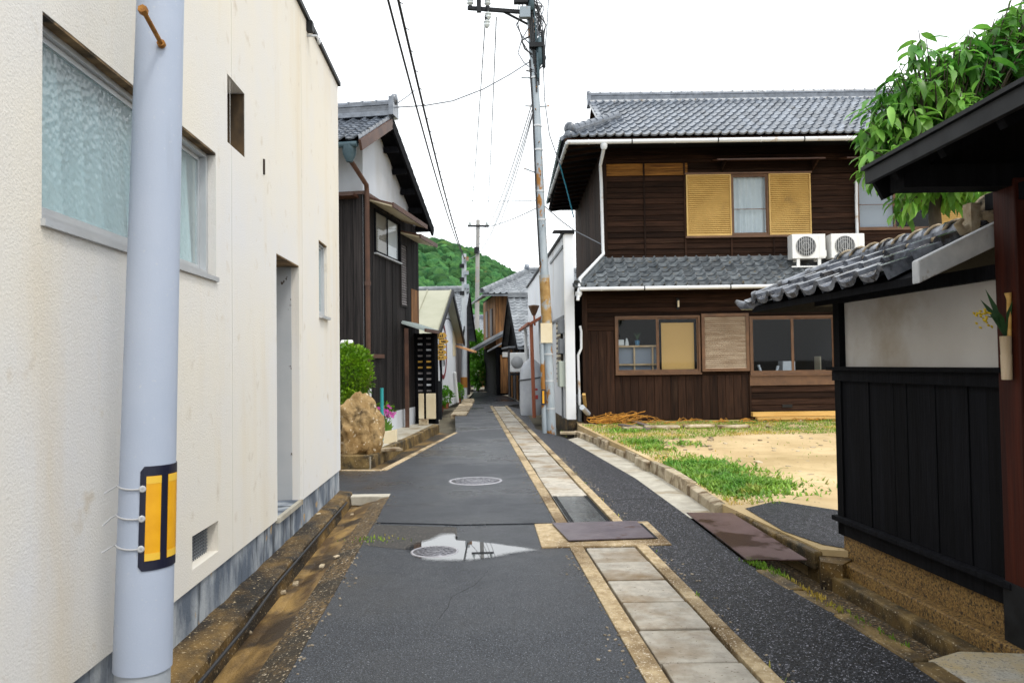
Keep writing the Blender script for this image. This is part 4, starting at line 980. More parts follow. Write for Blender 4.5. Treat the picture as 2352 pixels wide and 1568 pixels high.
# gutter of the pent roof
def half_gutter(parent, p, q, r_, m, name='rain_gutter'):
    b = MB().tube([p,q], r_, 10); o = b.build(name, m, parent)
    n = int((Vector(q)-Vector(p)).length/.9)
    for k in range(n):
        c = Vector(p)+(Vector(q)-Vector(p))*((k+.5)/n); d = (Vector(q)-Vector(p)).normalized()
        MB().tube([c-d*.012,c+d*.012], r_*1.18, 10).build('gutter_strap', M['black_metal'] if k%2 else m, o)
    return o
half_gutter(hs_, at(1332,664,16.9), Vector((XR,16.9,at(1332,664,16.9).z+.02)), .045, M['rain_white'])
# --- main roof
e2y, e2z = 17.2, zeave2+.06
rid = Vector((0,21.0,HZ(234,21.0))); xle = HX(1303,17.2); xg = HX(1366,21.0)
sl = Vector((0, rid.y-e2y, rid.z-e2z)); 
mr = MB()
yb = 2*rid.y-e2y
xh = xle + (xg+.1-xle); 
fh = .52     # fraction of the slope where the hip meets the gable
def rp_(x, f): return Vector((x, e2y+sl.y*f, e2z+sl.z*f))
gx = xle + sl.y*fh*.62
mr.slab([rp_(xle,0),rp_(XR,0),rp_(XR,1),rp_(xg,1),rp_(xg,fh*.8),rp_(gx,fh*.8)],(0,0,-.08))
mr.slab([Vector((XR,yb,e2z)),Vector((xle,yb,e2z)),Vector((gx,yb-sl.y*fh*.8,e2z+sl.z*fh*.8)),Vector((xg,yb-sl.y*fh*.8,e2z+sl.z*fh*.8)),Vector((xg,rid.y+.01,rid.z)),Vector((XR,rid.y+.01,rid.z))],(0,0,-.08))
mr.slab([rp_(xle,0),rp_(gx,fh*.8),Vector((gx,yb-sl.y*fh*.8,e2z+sl.z*fh*.8)),Vector((xle,yb,e2z))],(0,0,-.08))
mroof = mr.build('main_roof', M['brown_wood'], hs_)
b = MB(); zg = e2z+sl.z*fh*.8
b.slab([Vector((xg+.12,e2y+sl.y*fh*.8,zg-.1)),Vector((xg+.12,yb-sl.y*fh*.8,zg-.1)),Vector((xg+.12,rid.y,rid.z-.05))],(.05,0,0)); b.build('gable_panel', M['black_wood'], mroof)
nu = 58; tl = sl.length/11.0
lay_tiles(mroof, T_MAIN, (xle-.05,e2y-.06,e2z+.02), (1,0,0), sl, nu, 11, .2, tl, keep=lambda u,v: (u+xle-.05) > (xle+ (v/sl.length)*sl.y*.62 if v/sl.length < fh*.8 else xg)-.02)
lay_tiles(mroof, T_MAIN, (xle-.06,yb,e2z+.02), (0,-1,0), (gx-xle,0,zg-e2z), 38, 4, .2, .4, limit=0, rest='side_tiles', keep=lambda u,v: e2y+v*1.4 < yb-u < yb-v*1.4)
ridge_stack(mroof, (xg-.05,rid.y,rid.z+.02),(XR,rid.y,rid.z+.02),4,.26,.05,M['tile'],.075,.28)
b = MB(); rc = Vector((xg-.07,rid.y,rid.z+.2)); b.lathe(rc,[(.0,-.06),(.13,-.05),(.15,0),(.12,.05),(.0,.06)],12,axis=(1,0,0)); b.obox(rc-Vector((0,0,.16)),(.05,0,0),(0,.17,0),(0,0,.14)); b.build('ridge_end_tile', M['tile'], mroof, kind='stuff')
MB().box(xg-.05,XR,rid.y-.2,rid.y-.12,rid.z-.03,rid.z+.02).build('ridge_base_course', M['verge_white'], mroof)
h0 = rp_(xle,0)+Vector((.05,.05,.06)); h1 = rp_(gx,fh*.8)+Vector((.25,0.1,.06))
ridge_stack(mroof, h0+(h1-h0)*.1, h1, 3, .22, .05, M['tile'], .075, .26, name='hip_ridge')
b = MB(); c = h0+(h1-h0)*.06+Vector((0,0,.16)); dd = (h1-h0).normalized()
b.lathe(c,[(.0,-.09),(.12,-.07),(.16,0),(.12,.07),(.0,.09)],12,axis=dd); b.lathe(c-Vector((0,0,.14)),[(.0,-.12),(.10,-.1),(.12,.0),(.10,.1)],10,axis=dd); b.build('corner_end_tile', M['tile'], mroof, kind='stuff')
MB().bar(rp_(xg,fh*.8)+Vector((0,0,.04)), rp_(xg,1)+Vector((0,0,.04)), .16,.09).build('verge', M['tile'], mroof)
# soffit
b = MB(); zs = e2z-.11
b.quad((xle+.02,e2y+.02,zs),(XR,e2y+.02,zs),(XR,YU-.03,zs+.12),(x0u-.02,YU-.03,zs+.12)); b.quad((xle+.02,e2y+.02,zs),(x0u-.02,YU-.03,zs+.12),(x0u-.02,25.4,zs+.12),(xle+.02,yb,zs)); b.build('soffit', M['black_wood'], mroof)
for k in range(14):
    yy = e2y+.3+k*.55
    MB().bar((xle+.05,yy,zs-.03),(x0u,yy,zs+.09),.05,.07).build('rafter', M['brown_wood'], mroof)
gz2 = at(1303,327,17.1)
half_gutter(hs_, gz2, Vector((XR,17.1,at(1985,318,17.1).z+.01)), .05, M['rain_white'])
half_gutter(hs_, gz2+Vector((0,.02,0)), at(1262,452,23.2), .045, M['rain_white'])
# downspouts
b = MB(); dsx = 17.95
dp_ = [at(1386,330,17.12),at(1386,345,17.15),at(1379,380,17.85),at(1381,420,17.95),at(1385,575,17.95),at(1386,583,17.9),at(1332,640,16.98),at(1330,662,16.95),at(1327,690,16.9)]
b.tube(dp_, .038, 10); b.build('downspout', M['rain_white'], hs_)
MB().lathe(at(1387,333,17.12)-Vector((0,0,.05)),[(.045,-.06),(.08,.0),(.08,.07)],10).build('rain_hopper', M['rain_white'], hs_)
MB().lathe(at(1329,674,16.95)-Vector((0,0,.02)),[(.045,-.06),(.075,.0),(.075,.06)],10).build('rain_hopper', M['rain_white'], hs_)
MB().tube([at(1332,748,17.42),at(1335,760,17.42),at(1335,800,17.42),at(1328,815,17.42),at(1331,920,17.42),at(1331,930,17.42)],.03,8).build('downspout', M['rain_white'], hs_)
MB().tube([at(1985,330,17.3),at(1978,390,17.9),at(1967,420,17.98),at(1967,470,17.98),at(1969,541,17.98)],.035,10).build('downspout', M['rain_white'], hs_)

# ---- two outdoor air-conditioner units on the pent roof
def aircon(x0,x1,label):
    Yf = 17.38; xa,xb_ = HX(x0,Yf),HX(x1,Yf); z0,z1 = HZ(597,Yf),HZ(541,Yf); yb_ = Yf+.30
    t_ = thing('air_conditioner', ((xa+xb_)/2,Yf+.15,z0-.2), label, 'air conditioner', 'outdoor air conditioner units on the pent roof')
    body = MB().box(xa,xb_,Yf,yb_,z0,z1).build('casing', M['white_plastic'], t_, bevel=.012)
    cx,cz,r_ = xa+(xb_-xa)*.41, (z0+z1)/2, (z1-z0)*.41
    MB().lathe((cx,Yf-.003,cz),[(r_,0),(r_,.002),(0,.002)],28,axis=(0,-1,0)).build('fan_opening', M['fan_dark'], t_)
    b = MB()
    for k in range(9):
        dx = (k-4)*r_/4.6; hh = math.sqrt(max(0,r_*r_-dx*dx)); b.box(cx+dx-.007,cx+dx+.007,Yf-.016,Yf-.008,cz-hh,cz+hh)
    for rr in (.35,.7,.98): b.tube([(cx+math.cos(a*.2618)*r_*rr,Yf-.012,cz+math.sin(a*.2618)*r_*rr) for a in range(25)],.006,5,caps=False)
    b.build('fan_grille', M['fan_grille'], t_, kind='stuff')
    MB().box(xa+(xb_-xa)*.8,xb_-.03,Yf-.006,Yf,z0+.04,z1-.04).build('service_panel', M['white_plastic'], t_, bevel=.003)
    MB().box(xb_+.001,xb_+.05,Yf+.08,Yf+.24,z0+.05,z0+.2).build('pipe_cover', M['white_plastic'], t_)
    for xx in (xa+.14,xb_-.14):
        MB().box(xx-.035,xx+.035,Yf+.02,Yf+.06,z0-.17,z0).build('stand_leg', M['white_plastic'], t_)
        MB().box(xx-.035,xx+.035,Yf+.24,Yf+.28,z0-.05,z0).build('stand_leg', M['white_plastic'], t_)
    MB().box(xa-.02,xb_+.02,Yf-.0,Yf+.04,z0-.20,z0-.17).build('stand_rail', M['white_plastic'], t_)
aircon(1823,1900,'left white outdoor air conditioner unit on the pent roof')
aircon(1913,1990,'right white outdoor air conditioner unit beside the tiled coping')

# ================================================================== WHITE SHOP BUILDING at the lane edge
wa_, wb_ = at(1302,900,17.3), at(1200,880,34)
wd = Vector((wb_.x-wa_.x, wb_.y-wa_.y, 0)).normalized(); wnn = Vector((-wd.y, wd.x, 0))        # normal towards the lane (-x)
def FW2(s_, d, z): return Vector((wa_.x,wa_.y,0)) + wd*s_ + wnn*d + Vector((0,0,z))
zt = at(1302,537,17.3).z; xE = at(1320,700,17.3).x - wa_.x
wbld = thing('white_shop', FW2(8,-.3,0), 'narrow white rendered building along the right of the lane behind the utility pole', 'building')
b = MB(); b.fbox(FW2,0,12.4,-xE*.97,0,.28,zt); b.build('wall', M['white_paint'], wbld)
b = MB(); b.fbox(FW2,.02,12.4,-xE*.95,-.02,-.1,.28); b.build('foundation', M['mossy'], wbld)
b = MB(); b.fbox(FW2,-.05,12.5,-xE-.02,.06,zt+.002,zt+.05); b.fbox(FW2,-.08,.3,-xE-.02,.25,zt+.052,zt+.075); b.build('roof_cap', M['black_metal'], wbld, kind='stuff')
MB().fbox(FW2,.0,.10,.002,.02,.3,zt-.02).build('corner_trim', M['white_plastic'], wbld)
MB().fbox(FW2,.25,3.2,.002,.03,zt-1.9,zt-1.84).build('wall_rail', M['grey_plastic'], wbld)
MB().fbox(FW2,.25,3.2,.002,.03,zt-.28,zt-.22).build('wall_rail', M['grey_plastic'], wbld)
lo = MB(); lz0,lz1 = HZ(880,17.8,1276),HZ(735,17.8,1276)
lo.fbox(FW2,.55,1.5,.01,.04,lz0,lz1); lv = lo.build('louvre_window', M['brown_vent'], wbld)
for k in range(24):
    zz = lz0+(lz1-lz0)*(k+.5)/24; MB().fbox(FW2,.56,1.49,.042,.07,zz-.025,zz+.02).build('louvre_blade', M['cream_panel'] if k%2==0 else M['brown_vent'], lv)
def boxpart(nm,s0,s1,d1,y0,y1,m,parent,xx=1290): return MB().fbox(FW2,s0,s1,.005,d1,HZ(y1,17.5,xx),HZ(y0,17.5,xx)).build(nm,m,parent,bevel=.015)
t_ = thing('meter_box', FW2(.3,.05,2.2), 'upper dark grey meter box on the white shop wall', 'meter box'); boxpart('case',.1,.45,.14,733,766,M['grey_plastic'],t_); MB().tube([FW2(.28,.07,HZ(766,17.5,1290)),FW2(.28,.07,HZ(778,17.5,1290))],.02,6).build('conduit',M['black_metal'],t_)
t_ = thing('meter_box', FW2(.3,.05,1.9), 'lower dark grey meter box on the white shop wall', 'meter box'); boxpart('case',.1,.45,.14,778,812,M['grey_plastic'],t_); MB().tube([FW2(.28,.07,HZ(812,17.5,1290)),FW2(.28,.07,HZ(830,17.5,1290))],.02,6).build('conduit',M['black_metal'],t_)
t_ = thing('meter_box', FW2(.3,.05,1.3), 'pale green electricity meter box below the two grey ones', 'meter box'); mc = boxpart('case',.08,.48,.16,829,888,mat('pale_green_case',(.42,.47,.42),rough=.5),t_)
MB().fbox(FW2,.26,.30,.161,.17,1.55,1.6).build('knob',M['black_metal'],mc); MB().tube([FW2(.28,.07,HZ(888,17.5,1290)),FW2(.28,.07,HZ(960,17.5,1290))],.025,6).build('conduit',M['grey_plastic'],t_)
# lean-to roof, gutter pipe and lamp on the lane side, further back
t_ = thing('lean_to_roof', FW2(6,.4,2.4), 'small rusty lean-to roof on the lane side of the white building', 'roof')
z_ = at(1215,748,23).z
b = MB(); b.slab([FW2(3.2,.02,z_+.28),FW2(7.6,.02,z_+.28),FW2(7.6,.6,z_-.05),FW2(3.2,.6,z_-.05)],(0,0,-.05)); b.build('roof_sheet', M['grey_wood'], t_)
MB().bar(FW2(3.2,.62,z_-.06),FW2(7.6,.62,z_-.06),.07,.07).build('fascia', M['red_pipe'], t_)
MB().bar(FW2(3.18,.02,z_+.25),FW2(3.18,.6,z_-.08),.05,.07).build('verge_board', M['red_pipe'], t_)
b = MB().tube([FW2(3.3,.55,z_-.05),FW2(3.3,.5,.1)],.05,8); tag(b.build('rusty_pipe', M['red_pipe']),'rusty red downpipe in front of the white side wall','pipe')
b = MB().tube([FW2(6.5,.5,z_-.05),FW2(6.5,.45,.1)],.05,8); tag(b.build('white_pipe', M['white_plastic']),'white downpipe behind the rusty red one','pipe')
t_ = thing('wall_lantern', at(1230,720,20.5), 'small brown lantern on a red bracket above the lean-to roof', 'lantern')
lp_ = at(1226,705,20.5)
MB().lathe(lp_,[(.05,-.22),(.14,.0),(.15,.04),(.02,.06)],4).build('lantern_body', M['frame_brown'], t_)
MB().tube([lp_+Vector((0,0,-.2)),lp_+Vector((.02,0,-.5))],.03,6).build('bracket', M['red_pipe'], t_)
# wrapped grey gas-bottle bag
c = gr(1222,952); t_ = thing('wrapped_bundle', c, 'bulky grey sheet-wrapped bundle tied with cord by the white wall', 'bundle')
b = MB(); v=[]; f=[]; nr=20
prof_ = [(.34,0),(.37,.3),(.36,.7),(.35,1.1),(.33,1.35),(.25,1.55),(.10,1.68),(.05,1.75)]
for i,(r_,h_) in enumerate(prof_):
    for k in range(nr):
        a = k*6.283/nr; rr = r_*(1+.08*mnoise.noise(Vector((math.cos(a)*2,math.sin(a)*2,h_*2)))); v.append(c+Vector((math.cos(a)*rr+.04*h_*0,math.sin(a)*rr,h_)))
for i in range(len(prof_)-1):
    for k in range(nr): f.append((i*nr+k,i*nr+(k+1)%nr,(i+1)*nr+(k+1)%nr,(i+1)*nr+k))
f.append(tuple(range((len(prof_)-1)*nr,len(prof_)*nr)))
b.add(v,f,True); b.build('sheet', M['bag'], t_)
b = MB().tube([c+Vector((math.cos(a*.314)*.385,math.sin(a*.314)*.385,1.1+.05*math.cos(a*.314))) for a in range(21)],.018,6); b.build('cord', M['wire'], t_)
for q,(zz,ww) in enumerate(((.78,.05),(.58,.06),(.52,.06))): 
    b = MB(); b.obox(c+Vector((.12,-.38,zz)),(ww,0,0),(0,.008,0),(0,0,.03)); b.build('red_mark', M['red_paint'], t_)
b = MB(); b.obox(gr(1246,945)+Vector((0,0,.12)),(.18,0,0),(0,.2,0),(0,0,.1)); tag(b.build('stone_block', M['kerb'], bevel=.04),'rough stone block on the ground beside the wrapped bundle','stone')
b = MB(); b.lathe(gr(1238,948)+Vector((0,0,.05)),[(.02,0),(.12,.06),(.14,.12),(.05,.18),(0,.19)],10); tag(b.build('flower_pot', M['red_paint']),'small red and white pot between the bundle and the utility pole','pot')

# ---- pipes and debris at the corner of the brown house
c = P(1330,985)
b = MB().tube([c+Vector((.02,0,.0)), c+Vector((.02,0,.75))],.055,10); b.tube([c+Vector((.02,0,.62)),c+Vector((.02,0,.82))],.075,10); tag(b.build('upright_drain_pipe', M['pvc']),'upright grey plastic drain pipe at the corner of the brown house','pipe')
p,q = at(1337,935,16.9), P(1370,981); q.z += .12
tag(MB().tube([p,q],.06,12).build('leaning_pipe', M['pvc']),'grey plastic pipe leaning diagonally at the corner of the brown house','pipe')
p,q = at(1341,905,17.0), P(1350,982); tag(MB().bar(p,q,.07,.05).build('leaning_plank', M['plank']),'short rusty-orange stake leaning by the grey pipes','plank')
b = MB(); b.obox(P(1316,999)+Vector((0,0,.05)),(.28,-.02,0),(0,.08,0),(0,0,.03)); tag(b.build('concrete_step', M['kerb'],bevel=.01),'pale concrete step at the foot of the white building','step')
# rope / straw heap
t_c = P(1412,992); b = MB()
for k in range(46):
    a0 = random.uniform(0,6.28); r_ = random.uniform(.12,.42); cx,cy = t_c.x+random.gauss(0,.28), t_c.y+random.gauss(0,.15); zz = lz(t_c.y)+abs(random.gauss(0,.07))
    b.tube([(cx+math.cos(a0+j*.5)*r_*1.2,cy+math.sin(a0+j*.5)*r_*.6,zz+.10*math.sin(j*.8+a0)*.6+.05) for j in range(random.randint(5,11))],.009,4)
tag(b.build('straw_heap', M['straw'], kind='stuff'),'tangled heap of orange-brown straw rope at the corner of the lot','straw')
b = MB()
for k in range(70):
    cx,cy = HX(1380)+random.random()*5.6, 16.7+random.random()*.75; a0 = random.uniform(0,6.28); l_ = random.uniform(.1,.35)
    b.tube([(cx,cy,lz(cy)+.02),(cx+math.cos(a0)*l_*.5,cy+math.sin(a0)*l_*.3,lz(cy)+random.uniform(.03,.1)),(cx+math.cos(a0)*l_,cy+math.sin(a0)*l_*.4,lz(cy)+.03)],.009,4)
tag(b.build('straw_litter', M['straw'], kind='stuff'),'loose orange straw scattered along the foot of the brown house','straw')
for k,(xa,xb_,yy,m_,hh,l_) in enumerate(((1722,1924,953,'plank',.10,'fresh orange plank, upper of the two under the right window'),(1728,1926,962,'plank',.06,'thin fresh orange plank, lower of the two under the right window'))):
    b = MB(); b.box(HX(xa,17.3),HX(xb_,17.3)+1.5,17.25-.12*k,17.4-.12*k,HZ(yy,17.3)-hh/2,HZ(yy,17.3)+hh/2); tag(b.build('wooden_plank', M[m_],bevel=.004),l_,'plank','planks under the window')
for k,(x0,y0,x1,y1,l_) in enumerate(((1425,1000,1490,1008,'dark grey plank half under the straw heap'),(1440,988,1500,1004,'dark weathered plank poking out right of the straw heap'))):
    p,q = P(x0,y0),P(x1,y1); p.z = lz(p.y)+.05; q.z = lz(q.y)+.03; tag(MB().bar(p,q,.12,.03).build('old_plank', M['plank_grey']),l_,'plank')
for k,(x0,x1,yy) in enumerate(((1430,1475,986),(1480,1560,983),(1570,1640,981),(1650,1720,982))):
    p,q = P(x0,yy,.19),P(x1,yy-1,.19); p.z=q.z=lz(17)+.02
    b = MB().bar(p,q,.22,.06); tag(b.build('edging_stone', M['kerb'],bevel=.02),['leftmost','second from the left','third from the left','rightmost'][k]+' of the pale edging stones before the brown house','stone','edging stones in the lot')
# ================================================================== PLASTER FENCE WITH TILED COPING (right foreground)
fA, fB = Vector((2.6,6.07,0)), Vector((2.76,4.19,0))
fw_ = (fB-fA).normalized(); fn_ = Vector((fw_.y, -fw_.x, 0))          # fn_ towards the lane
def FE(s_, d, z): return fA + fw_*s_ + fn_*d + Vector((0,0,z))
LEN = (fB-fA).length
fen = thing('plaster_fence', FE(1,-.1,0), 'white plaster fence with black board skirt and tiled coping on the right', 'fence')
MB().fbox(FE,0,LEN,-.16,.0,-.2,.178).build('foundation', M['pebble'], fen, bevel=.01)
MB().fbox(FE,-.12,LEN+.4,.002,.10,-.25,.0).build('foundation_step', M['pebble'], fen, bevel=.012)
MB().fbox(FE,-.2,LEN+.4,.102,.21,-.3,-.09).build('foundation_step', M['mossy_light'], fen, bevel=.015)
MB().fbox(FE,.05,LEN-.02,-.15,-.02,.18,2.02).build('plaster_panel', M['plaster'], fen)
MB().fbox(FE,-.02,LEN-.03,-.02,.03,.182,.285).build('bottom_rail', M['black_wood'], fen, bevel=.004)
MB().fbox(FE,-.05,LEN+.0,-.02,.07,.287,.325).build('drip_rail', M['black_wood'], fen, bevel=.006)
vboards(FE,.0,LEN-.05,.326,1.39,.155,M['black_wood'],fen,gap=.006,d=.0)
MB().fbox(FE,-.03,LEN-.02,-.02,.045,1.39,1.47).build('middle_rail', M['black_wood'], fen)
MB().fbox(FE,-.07,LEN-.02,-.02,.075,1.472,1.50).build('cap_rail', M['black_wood'], fen)
MB().fbox(FE,-.02,.07,-.15,.03,.18,2.05).build('end_post', M['black_wood'], fen)
MB().fbox(FE,-.3,LEN+.0,-.15,.04,2.0,2.08).build('wall_plate', M['black_wood'], fen)
s0, s1, ez, rz, ed = -.58, LEN-.16, 2.02, 2.27, .46
b = MB()
b.slab([FE(s0,ed,ez),FE(s1,ed,ez),FE(s1,-.07,rz),FE(-.08,-.07,rz)],(0,0,-.045)); b.slab([FE(s1,-.6,ez),FE(s0,-.6,ez),FE(-.08,-.07,rz),FE(s1,-.07,rz)],(0,0,-.045)); b.slab([FE(s0,-.6,ez),FE(s0,ed,ez),FE(-.08,-.07,rz)],(0,0,-.045))
cop = b.build('coping_roof', M['black_wood'], fen, kind='stuff')
cop['kind'] = 'stuff'; del cop['kind']
T_F = tile_mesh('coping_tile', M['tile_fence'], w=.265, l=.19, h=.06, th=.028)
V_ = FE(0,-.07,rz)-FE(0,ed,ez)
lay_tiles(cop, T_F, FE(s0-.02,ed+.04,ez+.008), fw_, V_, 8, 3, .265, V_.length/2.9, keep=lambda u,v: u > v/V_.length*.62-.05, name='coping_tile')
lay_tiles(cop, T_F, FE(s1,-.62,ez+.008), -fw_, FE(0,-.07,rz)-FE(0,-.6,ez), 8, 3, .265, .19, name='coping_tile')
rp = ridge_stack(cop, FE(-.05,-.07,rz+.01), FE(s1-.02,-.07,rz+.01), 2, .17,.034,M['tile_fence'],.06,.2)
for k in range(9):
    s_ = .02+k*.185
    MB().tube([FE(s_+.05*math.sin(a), -.07+.068*math.cos(a), rz+.08+.066*math.sin(a)) for a in [x*.45-.3 for x in range(9)]],.011,6).build('mortar_band', M['mortar'], cop)
MB().tube([FE(.0,.03,rz+.035),FE(.5,.032,rz+.03),FE(1.0,.03,rz+.036),FE(s1-.05,.03,rz+.034)],.018,6).build('mortar_line', M['mortar'], cop)
ridge_stack(cop, FE(s0+.02,ed-.02,ez+.05), FE(-.06,-.05,rz+.03), 1, .12,.03,M['tile_fence'],.048,.2,name='hip_ridge')
# up-curled corner tile
b = MB().tube([FE(s0+.12,ed-.10,ez+.06),FE(s0,ed,ez+.025),FE(s0-.07,ed+.06,ez+.02),FE(s0-.12,ed+.10,ez+.06)],[.055,.05,.04,.018],8); b.build('corner_tile', M['tile_fence'], cop)
# lime-washed verge slab and ornamental end tile at the gate end
b = MB(); b.hexa([FE(s1+.005,ed+.02,ez-.045),FE(s1+.07,ed+.02,ez-.045),FE(s1+.07,-.18,rz+.0),FE(s1+.005,-.18,rz+.0),FE(s1+.005,ed+.02,ez+.085),FE(s1+.07,ed+.02,ez+.085),FE(s1+.07,-.18,rz+.14),FE(s1+.005,-.18,rz+.14)]); b.build('verge_slab', M['verge_white'], cop, bevel=.008)
b = MB(); c = FE(s1-.06,-.07,rz+.08)
b.obox(c,fw_*.035,fn_*.16,(0,0,.10)); b.lathe(c+Vector((0,0,.06)),[(.0,-.06),(.10,-.04),(.11,.03),(.06,.07),(.0,.08)],12,axis=fw_)
for sg in (-1,1): b.tube([c+fn_*.12*sg+Vector((0,0,-.02)),c+fn_*.19*sg+Vector((0,0,-.06)),c+fn_*.22*sg+Vector((0,0,-.02)),c+fn_*.19*sg+Vector((0,0,.01))],[.03,.028,.022,.014],8)
b.build('ornamental_end_tile', M['mortar'], cop, kind='stuff')

# ================================================================== GATE
gt = thing('gate', (3.0,3.2,0), 'dark red-brown wooden gate with a low tiled roof at the right edge', 'gate')
px0 = 2.705
MB().box(px0,px0+.2,4.06,4.25,.32,2.52).build('gate_post', M['red_wood'], gt, bevel=.008)
MB().box(px0-.006,px0+.206,4.054,4.256,-.02,.33).build('post_shoe', M['black_metal'], gt)
MB().box(px0+.28,px0+.48,1.2,1.39,.0,2.52).build('gate_post', M['red_wood'], gt, bevel=.008)
MB().box(px0-.58,3.9,4.08,4.23,2.48,2.60).build('tie_beam', M['black_wood'], gt)
MB().box(px0+.02,px0+.16,.6,4.35,2.40,2.49).build('lintel', M['black_wood'], gt)
vboards(lambda a,d,z: Vector((3.35-d,a,z)), 1.3,4.1,.1,2.4,.18,M['black_wood'],gt,name='door_board')
MB().box(2.85,3.36,4.10,4.20,.1,2.45).build('side_panel', M['black_wood'], gt)
ge, gz_ = 2.06, 2.60
def gp(f, Y, up=0): return Vector((ge+1.15*f, Y, gz_+.58*f+up))
b = MB(); b.slab([gp(0,4.3,.03),gp(1,4.3,.03),gp(1,-.5,.03),gp(0,-.5,.03)],(0,0,-.05)); gr_ = b.build('gate_roof', M['black_wood'], gt)
b = MB(); b.slab([Vector((2*(ge+1.15)-ge,4.3,gz_+.03)),Vector((2*(ge+1.15)-ge,-.5,gz_+.03)),gp(1,-.5,.032),gp(1,4.3,.032)],(0,0,-.05)); b.build('roof_back', M['black_wood'], gr_)
MB().bar(gp(-.015,4.32,.0),gp(-.015,-.5,.0),.03,.075).build('fascia', M['black_metal'], gr_)
MB().bar(gp(-.02,4.34,.055),gp(-.02,-.5,.055),.05,.02).build('roof_edge', M['black_metal'], gr_)
b = MB(); b.slab([gp(.0,4.32,-.03),gp(1,4.32,-.03),gp(1,4.32,-.17),gp(.05,4.32,-.17)],(0,-.03,0)); b.build('bargeboard', M['black_wood'], gr_)
b = MB(); b.slab([Vector((ge+.25,4.2,2.58)),Vector((3.9,4.2,2.58)),Vector((3.16,4.2,gz_+.56)),gp(.3,4.2,0)],(0,-.03,0)); b.build('gable_boards', M['black_wood'], gr_)
for k in range(9): MB().bar(gp(.02,4.1-k*.45,-.06),gp(1,4.1-k*.45,-.06),.05,.06).build('rafter', M['black_wood'], gr_)
b = MB(); b.slab([Vector((*q.xy,.0)) for q in (P(2098,1522),P(2200,1492),Vector((2.80,4.06,0)),Vector((3.4,4.0,0)),Vector((3.4,1.0,0)),Vector((1.75,1.0,0)))],(0,0,-.16))
tag(b.build('stone_slab', M['granite'], bevel=.02),'rough granite slab bridging the gutter in front of the gate','stone slab')
# bamboo flower holder on the post
bc = at(2297,772,4.12); bc.x = px0-.035
bv = thing('bamboo_vase', bc-Vector((0,0,.2)), 'bamboo tube vase with yellow flowers hung on the gate post', 'vase')
MB().lathe(bc,[(.026,-.235),(.028,-.1),(.026,-.098),(.029,.0),(.024,.0),(.022,-.03)],14).build('tube', M['bamboo'], bv)
MB().tube([bc+Vector((.02,0,.0)),bc+Vector((.025,0,.2)),bc+Vector((.02,0,.235))],[.012,.012,.018],8).build('hanger', M['plank'], bv)
def blade_(b, p, q, w_):
    p,q = Vector(p),Vector(q); d = (q-p); sd_ = d.cross(Vector((0,1,.2))).normalized()*w_; mid = p+d*.55+Vector((0,0,.02))
    b.add([p-sd_*.5,p+sd_*.5,mid+sd_,mid-sd_,q],[(0,1,2,3),(3,2,4)])
b = MB()
for (dx,dz,dy) in ((-.13,.20,0),(-.09,.26,.02),(.03,.19,-.02),(-.05,.13,-.03)): blade_(b, bc, bc+Vector((dx,dy,dz)), .014)
b.build('leaf_blades', M['blade'], bv, kind='stuff')
b = MB().tube([bc,bc+Vector((-.06,-.01,.10)),bc+Vector((-.11,-.01,.11))],.003,5); b.build('stem', M['blade'], bv)
b = MB()
for k in range(22):
    c = bc+Vector((-.115+random.gauss(0,.02),-.01+random.gauss(0,.02),.10+random.gauss(0,.03))); b.lathe(c,[(.0,-.006),(.011,.0),(.0,.008)],6,axis=(random.random(),random.random()-.5,random.random()))
b.build('blossoms', M['flower_yellow'], bv, kind='stuff')

# ================================================================== TREE behind the fence
TY = 6.2
tr = thing('broadleaf_tree', (at(2150,480,TY).x,TY,.06), 'leafy green tree with long drooping leaves behind the gate roof', 'tree')
tx = at(2152,480,TY).x
br = MB().tube([(tx+.05,TY,.0),(tx+.02,TY,1.2),(tx,TY,2.2),(tx-.02,TY,2.75),(tx+.05,TY,3.3)],[.075,.065,.055,.048,.03],10); br.build('trunk', M['bark'], tr)
ell = [((2110,255),.40,.42,1.0),((2250,185),.5,.42,1.4),((2140,425),.30,.14,.45),((2370,100),.5,.5,1.2),((2030,300),.2,.22,.4),((2230,330),.5,.35,1.0),((2090,360),.36,.2,.6),((2240,415),.2,.10,.25)]
clusters = []
for (c,rx,rz_,wt) in ell:
    ctr = at(c[0],c[1],TY)
    for k in range(int(88*wt)):
        while True:
            u = Vector((random.uniform(-1,1),random.uniform(-1,1),random.uniform(-1,1)))
            if .25 < u.length < 1: break
        clusters.append(ctr+Vector((u.x*rx,u.y*.42-.1,u.z*rz_)))
for q in ((2110,70),(2095,95),(2128,90),(2195,100),(2215,110),(2065,165),(2075,190),(1985,245),(2000,225),(1982,300),(1990,340),(1975,385),(1995,395),(2290,60),(2330,20),(2240,110),(2010,400),(2060,455),(2055,490),(2090,460),(2085,425),(2180,430)):
    clusters.append(at(q[0],q[1],TY+random.uniform(-.3,.2)))
lm = []
for k in range(3):
    l_, w_ = ((.15,.030),(.175,.029),(.135,.032))[k]
    v=[(0,0,0)]; dr_ = (.02,.035,.028)[k]
    for f_ in (.25,.5,.78):
        ww = w_*math.sin(math.pi*(f_*.92+.06))**.8; zz = -dr_*f_*f_*2
        v += [(l_*f_, ww, zz+.007),(l_*f_,0,zz),(l_*f_,-ww,zz+.007)]
    v.append((l_,0,-dr_*2.4))
    f = [(0,2,1),(0,3,2),(1,2,5,4),(2,3,6,5),(4,5,8,7),(5,6,9,8),(7,8,10),(8,9,10)]
    me = bpy.data.meshes.new('leaf'); me.from_pydata(v,[],f); me.polygons.foreach_set('use_smooth',[True]*len(f)); me.materials.append(M['leaf']); lm.append(me)
tw = MB(); leaves = []
hub = Vector((tx+.05,TY,3.0))
